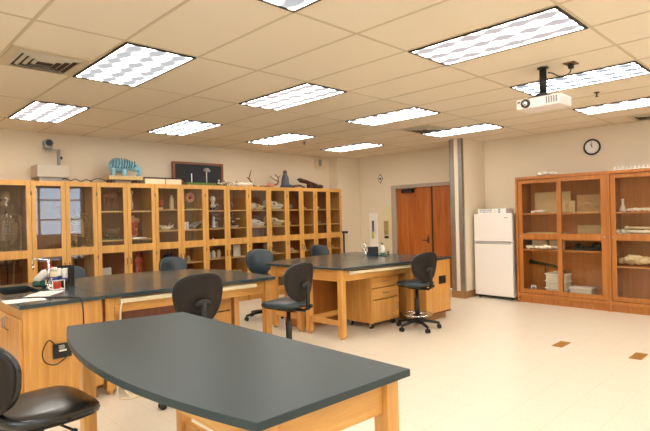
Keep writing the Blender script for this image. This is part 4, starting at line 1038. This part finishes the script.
# local: x depth (front = 0), y from -0.73 (near viewer's right) to 0
obj('cabinet', MB().box(.055, .555, -.725, 0, .05, 1.53, .006), M_FRSIDE, t)
d = obj('lower_door', MB().box(0, .05, -.725, 0, .06, 1.005, .008), M_FRIDGE, t)
obj('grip', MB().box(-.004, .004, -.70, -.03, .985, 1.000, .001), M_GREY, d)
d = obj('freezer_door', MB().box(0, .05, -.725, 0, 1.02, 1.53, .008), M_FRIDGE, t)
obj('grip', MB().box(-.004, .004, -.70, -.03, 1.025, 1.036, .001), M_GREY, d)
obj('badge', MB().box(-.003, .0, -.655, -.585, 1.445, 1.458), M_GREY, d)
for y in (-.66, -.06): obj('foot', MB().cyl((.08, y, 0), (.08, y, .06), .02), M_BLACK, t)
obj('toe_grille', MB().box(.06, .075, -.70, -.03, .02, .055), M_BLACK, t)
t = thing('white_carton', 'white box with grey lettering lying on top of the refrigerator', 'box', (8.43, 4.62, 1.53))
obj('carton', MB().box(0, .28, -.53, 0, 0, .085, .003), M_PAPER, t)
ink = plain('grey_blue_ink', srgb(96, 96, 116), .7)
R = random.Random(4)
for row, z in enumerate((.060, .028)):
    m = MB(); y = -.03
    while y > -.26:
        w_ = R.uniform(.010, .018); m.box(-.0015, -.0003, y - w_, y, z - .007, z + (.009 if R.random() > .3 else .013)); y -= w_ + R.choice((.004, .004, .012))
    obj('lettering', m, ink, t)
obj('seal', MB().box(-.0015, -.0003, -.335, -.30, .012, .07), M_BIN, t)
obj('stamp', MB().box(-.0015, -.0003, -.42, -.385, .012, .035).box(-.0015, -.0003, -.42, -.385, .05, .075), ink, t)

# ---------------------------------------------------------------- right sliding-door cabinets
def sliding(label, y1, y0, shelves):
    """front at X=8.4; y1 = left end (larger Y), y0 = right end"""
    t = thing('sliding_cabinet', label, 'cabinet', (8.40, y0, 0), 0, 'wooden sliding-door cabinets on the back wall')
    Wd = y1 - y0; D = .565; Hh = 2.14
    b = MB().box(0, D, 0, .025, 0, Hh).box(0, D, Wd - .025, Wd, 0, Hh).box(0, D, .025, Wd - .025, Hh - .045, Hh).box(.0, D, .025, Wd - .025, .105, .16).box(.03, .05, .025, Wd - .025, 0, .105)
    obj('body', b, M_CHERRY, t)
    obj('back_panel', B(D - .012, D - .002, .025, Wd - .025, .16, Hh - .045), M_CHERRYIN, t)
    for z in shelves: obj('shelf', B(.07, D - .013, .026, Wd - .026, z - .022, z), M_CHERRYIN, t)
    mid = Wd / 2
    for k, (a, c, xo) in enumerate(((mid - .035, Wd - .027, .032), (.027, mid + .035, .006))):
        m = MB(); st = .07
        m.box(xo, xo + .022, a, a + st, .165, Hh - .05, .002).box(xo, xo + .022, c - st, c, .165, Hh - .05, .002)
        for z0, z1 in ((.165, .235), (1.085, 1.18), (Hh - .115, Hh - .05)): m.box(xo, xo + .022, a + st, c - st, z0, z1)
        d = obj('sliding_door', m, M_CHERRY, t)
        for z0, z1 in ((.235, 1.085), (1.18, Hh - .115)): obj('glass_pane', B(xo + .009, xo + .012, a + st, c - st, z0, z1), M_GLASSR, d)
        hy = c - .03 if k == 0 else a + .03
        obj('finger_pull', MB().cyl((xo - .003, hy, 1.135), (xo + .001, hy, 1.135), .016), M_STEEL, d)
    return t
sliding('brown sliding-door cabinet with stone slabs and lidded tubs, beside the fridge', 3.90, 2.462, [1.515, .905])
sliding('brown sliding-door cabinet of bones cut by the right edge of the picture', 2.458, 1.02, [1.51, 1.10, .69])
RX = 8.62
# contents, unit 1 left door (Y 3.83..3.2)
single('stone_slab', MB().box(-.02, .02, -.30, .30, 0, .36, .01), M_TAN, 'tan stone slab leaning upright, top shelf of the first brown cabinet', 'stone slab', (8.78, 3.42, 1.516), 0.04)
single('white_specimens', bones_mb(8, .14, .05, .016, 31, .02).tf(Matrix.Rotation(PI / 2, 4, 'Z')), M_BONEW, 'row of small white specimens in front of the tan stone slab', 'specimens', (8.55, 3.56, 1.516))
single('small_stone_tile', MB().box(-.012, .012, -.055, .055, 0, .20, .004), M_TAN, 'small tan tile standing left of the relief slab', 'stone tile', (8.72, 3.09, 1.516), .05)
t = thing('relief_slab', 'brownish relief slab leaning back on the top shelf behind the right sliding door', 'stone slab', (8.76, 2.79, 1.516), .03)
obj('slab', MB().box(-.015, .015, -.23, .23, 0, .29, .006), plain('brown_stone', srgb(186, 148, 98), .7, scale=12, var=.25, bump=.5), t)
obj('relief', MB().tube([(-.018, .17, .08), (-.02, .05, .16), (-.02, -.06, .13), (-.02, -.17, .22)], .010).tube([(-.018, .1, .22), (-.02, 0, .1), (-.02, -.1, .07)], .006), M_TAN, t)
obj('slab_edge', MB().box(-.022, -.0155, -.23, .23, 0, .02, .002), M_TAN, t)
single('pale_plate', MB().box(-.012, .012, -.24, .24, 0, .22, .004), M_TAN, 'plain pale slab on the shelf just above the middle rail, under the relief slab', 'stone slab', (8.72, 2.77, 1.086))
single('long_board', MB().box(-.15, .15, -.30, .30, 0, .10, .003), M_BONE, 'flat pale board just above the middle rail behind the left sliding door', 'board', (8.70, 3.48, 1.086))
# the rail-level shelf carrying the two slabs
uc = [o for o in C.objects if o.get('category') == 'cabinet' and 'stone slabs' in o['label']][0]
obj('shelf', B(.10, .552, .026, 1.412, 1.063, 1.085), M_CHERRYIN, uc)
for k, y in enumerate((3.62, 3.34)):
    single('foam_block', MB().box(-.03, .03, -.13, .13, 0, .15, .01), M_BONE, ['left', 'right'][k] + ' pale block on the shelf below the middle rail, behind the left sliding door', 'block', (8.66, y - .02, .906), 0, 'two pale blocks')
single('jaw_bones', bones_mb(12, .16, .22, .02, 33, .03).tf(Matrix.Rotation(PI / 2, 4, 'Z')), M_BONEW, 'line of white jaw bones in front of the two pale blocks', 'bones', (8.53, 3.52, .906))
t = thing('landscape_tray', 'dark tray with a green landscape on the shelf below the middle rail', 'diorama', (8.68, 2.77, .906))
obj('tray', MB().box(-.14, .14, -.27, .27, 0, .055, .005), M_BLACK, t)
m = MB(); R = random.Random(9)
for k in range(14): m.ell((R.uniform(-.1, .1), R.uniform(-.24, .24), .055), (.05, .06, R.uniform(.02, .07)), u=8, v=6)
obj('landscape', m, M_DGREEN, t)
t = thing('green_reptile_model', 'long dark green reptile model slanting behind the left sliding door', 'animal model', (8.86, 3.56, .16))
obj('body', MB().tube([(0, .30, .50), (0, .10, .47), (0, -.10, .44), (0, -.28, .36)], .03, taper=.5).ell((0, .30, .50), (.03, .06, .035)), M_DGREEN, t)
obj('support', MB().cyl((0, .05, 0), (0, .05, .45), .008).cyl((0, .05, 0), (0, .05, .01), .05), M_DBROWN, t)
t = thing('picture_card', 'small white card with a grey picture on the bottom behind the left door', 'card', (8.56, 3.69, .161), 0.1)
obj('card', B(-.004, .004, -.045, .045, 0, .125), M_PAPER, t); obj('picture', B(-.0055, -.0042, -.03, .03, .04, .10), M_GREY, t)
def tub(label, y, z, w_=.30, h=.115, x=8.62):
    t = thing('lidded_tub', label, 'tub', (x, y, z), 0, 'cloudy plastic tubs with lids')
    obj('tub', MB().prism([(-.10, -w_ / 2 + .015), (.10, -w_ / 2 + .015), (.10, w_ / 2 - .015), (-.10, w_ / 2 - .015)], 0, h - .02, .006), M_BIN, t)
    obj('lid', MB().box(-.115, .115, -w_ / 2, w_ / 2, h - .02, h, .005), M_PAPER, t)
tub('bottom tub of the stack of three behind the sliding doors', 3.30, .161, .36)
tub('middle tub of the stack of three behind the sliding doors', 3.30, .277, .36)
tub('top tub of the stack of three behind the sliding doors', 3.30, .393, .36)
single('bone_scraps', bones_mb(4, .08, .04, .012, 41, .01).tf(Matrix.Rotation(PI / 2, 4, 'Z')), M_BONEW, 'little white bones lying on the top tub of the stack', 'bones', (8.60, 3.30, .510))
tub('single wide cloudy tub standing alone on the bottom behind the right sliding door', 2.92, .161, .36, .15)
single('white_horn', MB().tube([(0, .09, .02), (0, 0, .025), (0, -.06, .06), (0, -.08, .10)], .018, taper=.4), M_BONEW, 'curved white horn right of the single wide tub', 'horn', (8.52, 2.58, .160))
# unit 2 contents (Y < 2.46, visible to about 1.9)
t = thing('glass_flask', 'white flask on the top shelf of the bone cabinet at the right', 'flask', (8.60, 2.31, 1.511))
obj('body', MB().lathe([(.045, 0), (.05, .02), (.035, .07), (.018, .12), (.018, .19)], seg=16), M_BIN, t); obj('rim', MB().lathe([(.024, .19), (.024, .20)], seg=16), M_PAPER, t)
single('top_shelf_bones', bones_mb(12, .12, .16, .014, 51, .02).tf(Matrix.Rotation(PI / 2, 4, 'Z')), M_BONEW, 'small white bones along the top shelf right of the white flask', 'bones', (8.60, 2.02, 1.511))
for k, (y, z, L, rz, r_) in enumerate(((2.12, 1.101, .45, 1.45, .028), (2.0, 1.101, .5, 1.75, .03), (2.06, 1.175, .5, 1.3, .026), (2.2, 1.175, .36, 1.7, .024), (2.0, 1.245, .5, 1.5, .018))):
    bone_one(['thick white limb bone lowest on the left of the big bone pile', 'thick white limb bone lowest on the right of the big bone pile', 'slanting white limb bone in the middle of the big bone pile', 'short white limb bone in the middle of the big bone pile', 'thin long pale bone on top of the big bone pile'][k], (8.54 + .09 * (k % 2), y, z), L, r_, rz, M_BONE if k == 4 else M_BONEW, 'limb_bone', 'big white bone pile')
single('lower_bones', bones_mb(18, .25, .20, .026, 53, .10).tf(Matrix.Rotation(PI / 2, 4, 'Z')), M_BONE, 'heap of pale bones on the third shelf at the right edge', 'bones', (8.60, 2.1, .691))
single('bottom_bones', bones_mb(6, .12, .2, .014, 55, .02).tf(Matrix.Rotation(PI / 2, 4, 'Z')), M_BONEW, 'scattered small bones on the bottom of the right edge cabinet', 'bones', (8.58, 2.1, .161))
# on top
m = MB(); R = random.Random(5)
for k in range(9): m.ell((R.uniform(-.06, .06), R.uniform(-.12, .12), .03 + R.uniform(0, .02)), (.05, .06, .03), u=8, v=5)
lo = min(v.co.z for v in m.bm.verts); m.tf(Matrix.Translation((0, 0, -lo)))
single('white_bag', m, M_PAPER, 'crumpled white bag on top of the first brown cabinet', 'bag', (8.56, 3.42, 2.14))
t = thing('peg_rack', 'long white peg rack on top of the right edge cabinet', 'rack', (8.52, 2.03, 2.14))
obj('rail', MB().box(-.04, .04, -.38, .38, 0, .02, .003), M_PAPER, t)
for k in range(14): obj('peg', MB().cyl((0, -.36 + k * .055, .02), (0, -.36 + k * .055, .065), .013, seg=10), M_PAPER, t)

# clock
t = thing('wall_clock', 'round black-rimmed clock on the wall above the brown cabinets', 'clock', (X1, 2.838, 2.59))
mm = Matrix.Rotation(-PI / 2, 4, 'Y')
obj('face', MB().cyl((0, 0, 0), (-.02, 0, 0), .112, seg=40), M_PAPER, t)
obj('rim', MB().tube([(-.02, .12 * math.cos(i * PI / 18), .12 * math.sin(i * PI / 18)) for i in range(36)], .014, closed=True), M_BLACK, t)
m = MB()
for i in range(12):
    a = i * PI / 6; m.cyl((-.0205, .092 * math.sin(a), .092 * math.cos(a)), (-.0225, .092 * math.sin(a), .092 * math.cos(a)), .006, seg=8)
obj('hour_marks', m, M_BLACK, t)
obj('minute_hand', MB().box(-.025, -.0235, -.003, .003, -.01, .085), M_BRONZE, t)
obj('hour_hand', MB().box(-.023, -.0215, -.004, .004, -.01, .055).tf(Matrix.Rotation(-.35, 4, 'X')), M_BRONZE, t)

# emblem and wall-mounted things left of the door
t = thing('diamond_sign', 'small white diamond sign with dark border high beside the door', 'sign', (X1, 7.36, 2.38))
R45 = Matrix.Rotation(PI / 4, 4, 'X')
obj('border', MB().box(-.006, 0, -.078, .078, -.078, .078).tf(Matrix.Diagonal((1, .72, 1, 1)) @ R45), M_BRONZE, t)
obj('panel', MB().box(-.008, -.0062, -.062, .062, -.062, .062).tf(Matrix.Diagonal((1, .72, 1, 1)) @ R45), M_PAPER, t)
obj('mark', MB().box(-.0095, -.0082, -.035, .035, -.012, .016).box(-.0095, -.0082, -.02, .01, -.032, .026), M_BRONZE, t)
t = thing('white_wall_panel', 'white wall panel with a dark and yellow tool left of the door', 'panel', (X1, 7.58, 0.74))
obj('panel', MB().box(-.02, 0, -.11, .13, 0, .85, .003), M_PAPER, t)
obj('tool_handle', MB().box(-.045, -.021, -.02, .025, .42, .68, .004), M_DBROWN, t)
obj('tool_tag', MB().box(-.05, -.021, -.022, .03, .26, .42, .004), M_YELLOW, t)
t = thing('wall_poster', 'cream poster with a brown specimen picture beside the door frame', 'poster', (X1, 7.21, 0.75))
obj('sheet', MB().box(-.006, 0, -.13, .15, 0, 1.0), plain('cream_poster', srgb(226, 212, 170), .6), t)
obj('picture', MB().box(-.0078, -.0062, -.06, .07, .34, .66), plain('brown_print', srgb(176, 146, 92), .6, scale=12, var=.5), t)
obj('strip', MB().box(-.0078, -.0062, -.06, .06, .26, .32), M_DBROWN, t)

# ---------------------------------------------------------------- ceiling projector
PX, PY, PZ = 4.66, 1.93, 2.525
t = thing('ceiling_projector', 'white video projector hanging from a black pole on the ceiling', 'projector', (PX, PY, PZ), 0)
obj('housing', MB().box(0, .27, -.205, .205, 0, .095, .012), M_PROJ, t)
obj('lens', MB().cyl((0, .11, .045), (-.022, .11, .045), .040, seg=24), M_BRONZE, t)
obj('lens_glass', MB().ell((-.022, .11, .045), (.008, .026, .026)), M_CHROME, t)
obj('sensor_window', MB().box(-.003, .0, .165, .19, .06, .072), M_BLACK, t)
m = MB()
for k in range(5): m.box(-.003, 0, -.175 + k * .022, -.162 + k * .022, .02, .08)
obj('vent_slots', m, M_GREY, t)
obj('mount_plate', MB().box(.05, .22, -.09, .09, .096, .112, .003).box(.08, .19, -.05, .05, .112, .14, .006).tube([(.06, -.10, .10), (.13, -.02, .125)], .012).tube([(.06, .12, .10), (.13, .02, .125)], .012), M_BLACK, t)
obj('pole', MB().cyl((.135, 0, .13), (.135, 0, CZ - PZ - .002), .032, seg=20).cyl((.135, 0, CZ - PZ - .012), (.135, 0, CZ - PZ - .001), .05), M_BLACK, t)
t = thing('ceiling_junction_box', 'small dark plug box on the ceiling right of the projector pole', 'junction box', (4.86, 1.70, CZ))
obj('plate', MB().box(-.06, .06, -.05, .05, -.008, 0, .001), M_BROWN, t); obj('plug', MB().box(-.02, .02, -.02, .02, -.05, -.008, .004), M_BLACK, t)
single('projector_cord', MB().tube(sm([(4.82, 1.895, 2.86), (4.82, 1.85, 2.845), (4.83, 1.80, 2.81), (4.845, 1.745, 2.805), (4.86, 1.71, 2.83), (4.86, 1.70, 2.858)]), .005), M_BLACK, 'thin black cord from the projector pole to the ceiling plug box', 'cord')

# floor inlays
for x, y, lab in ((6.03, 2.29, 'brown rectangular floor plate nearer the fridge side'), (6.05, 1.51, 'brown rectangular floor plate nearer the right edge of the picture')):
    single('floor_plate', MB().box(-.14, .14, -.058, .058, 0, .003), M_TORT, lab, 'floor plate', (x, y, 0), 0, 'brown floor plates')
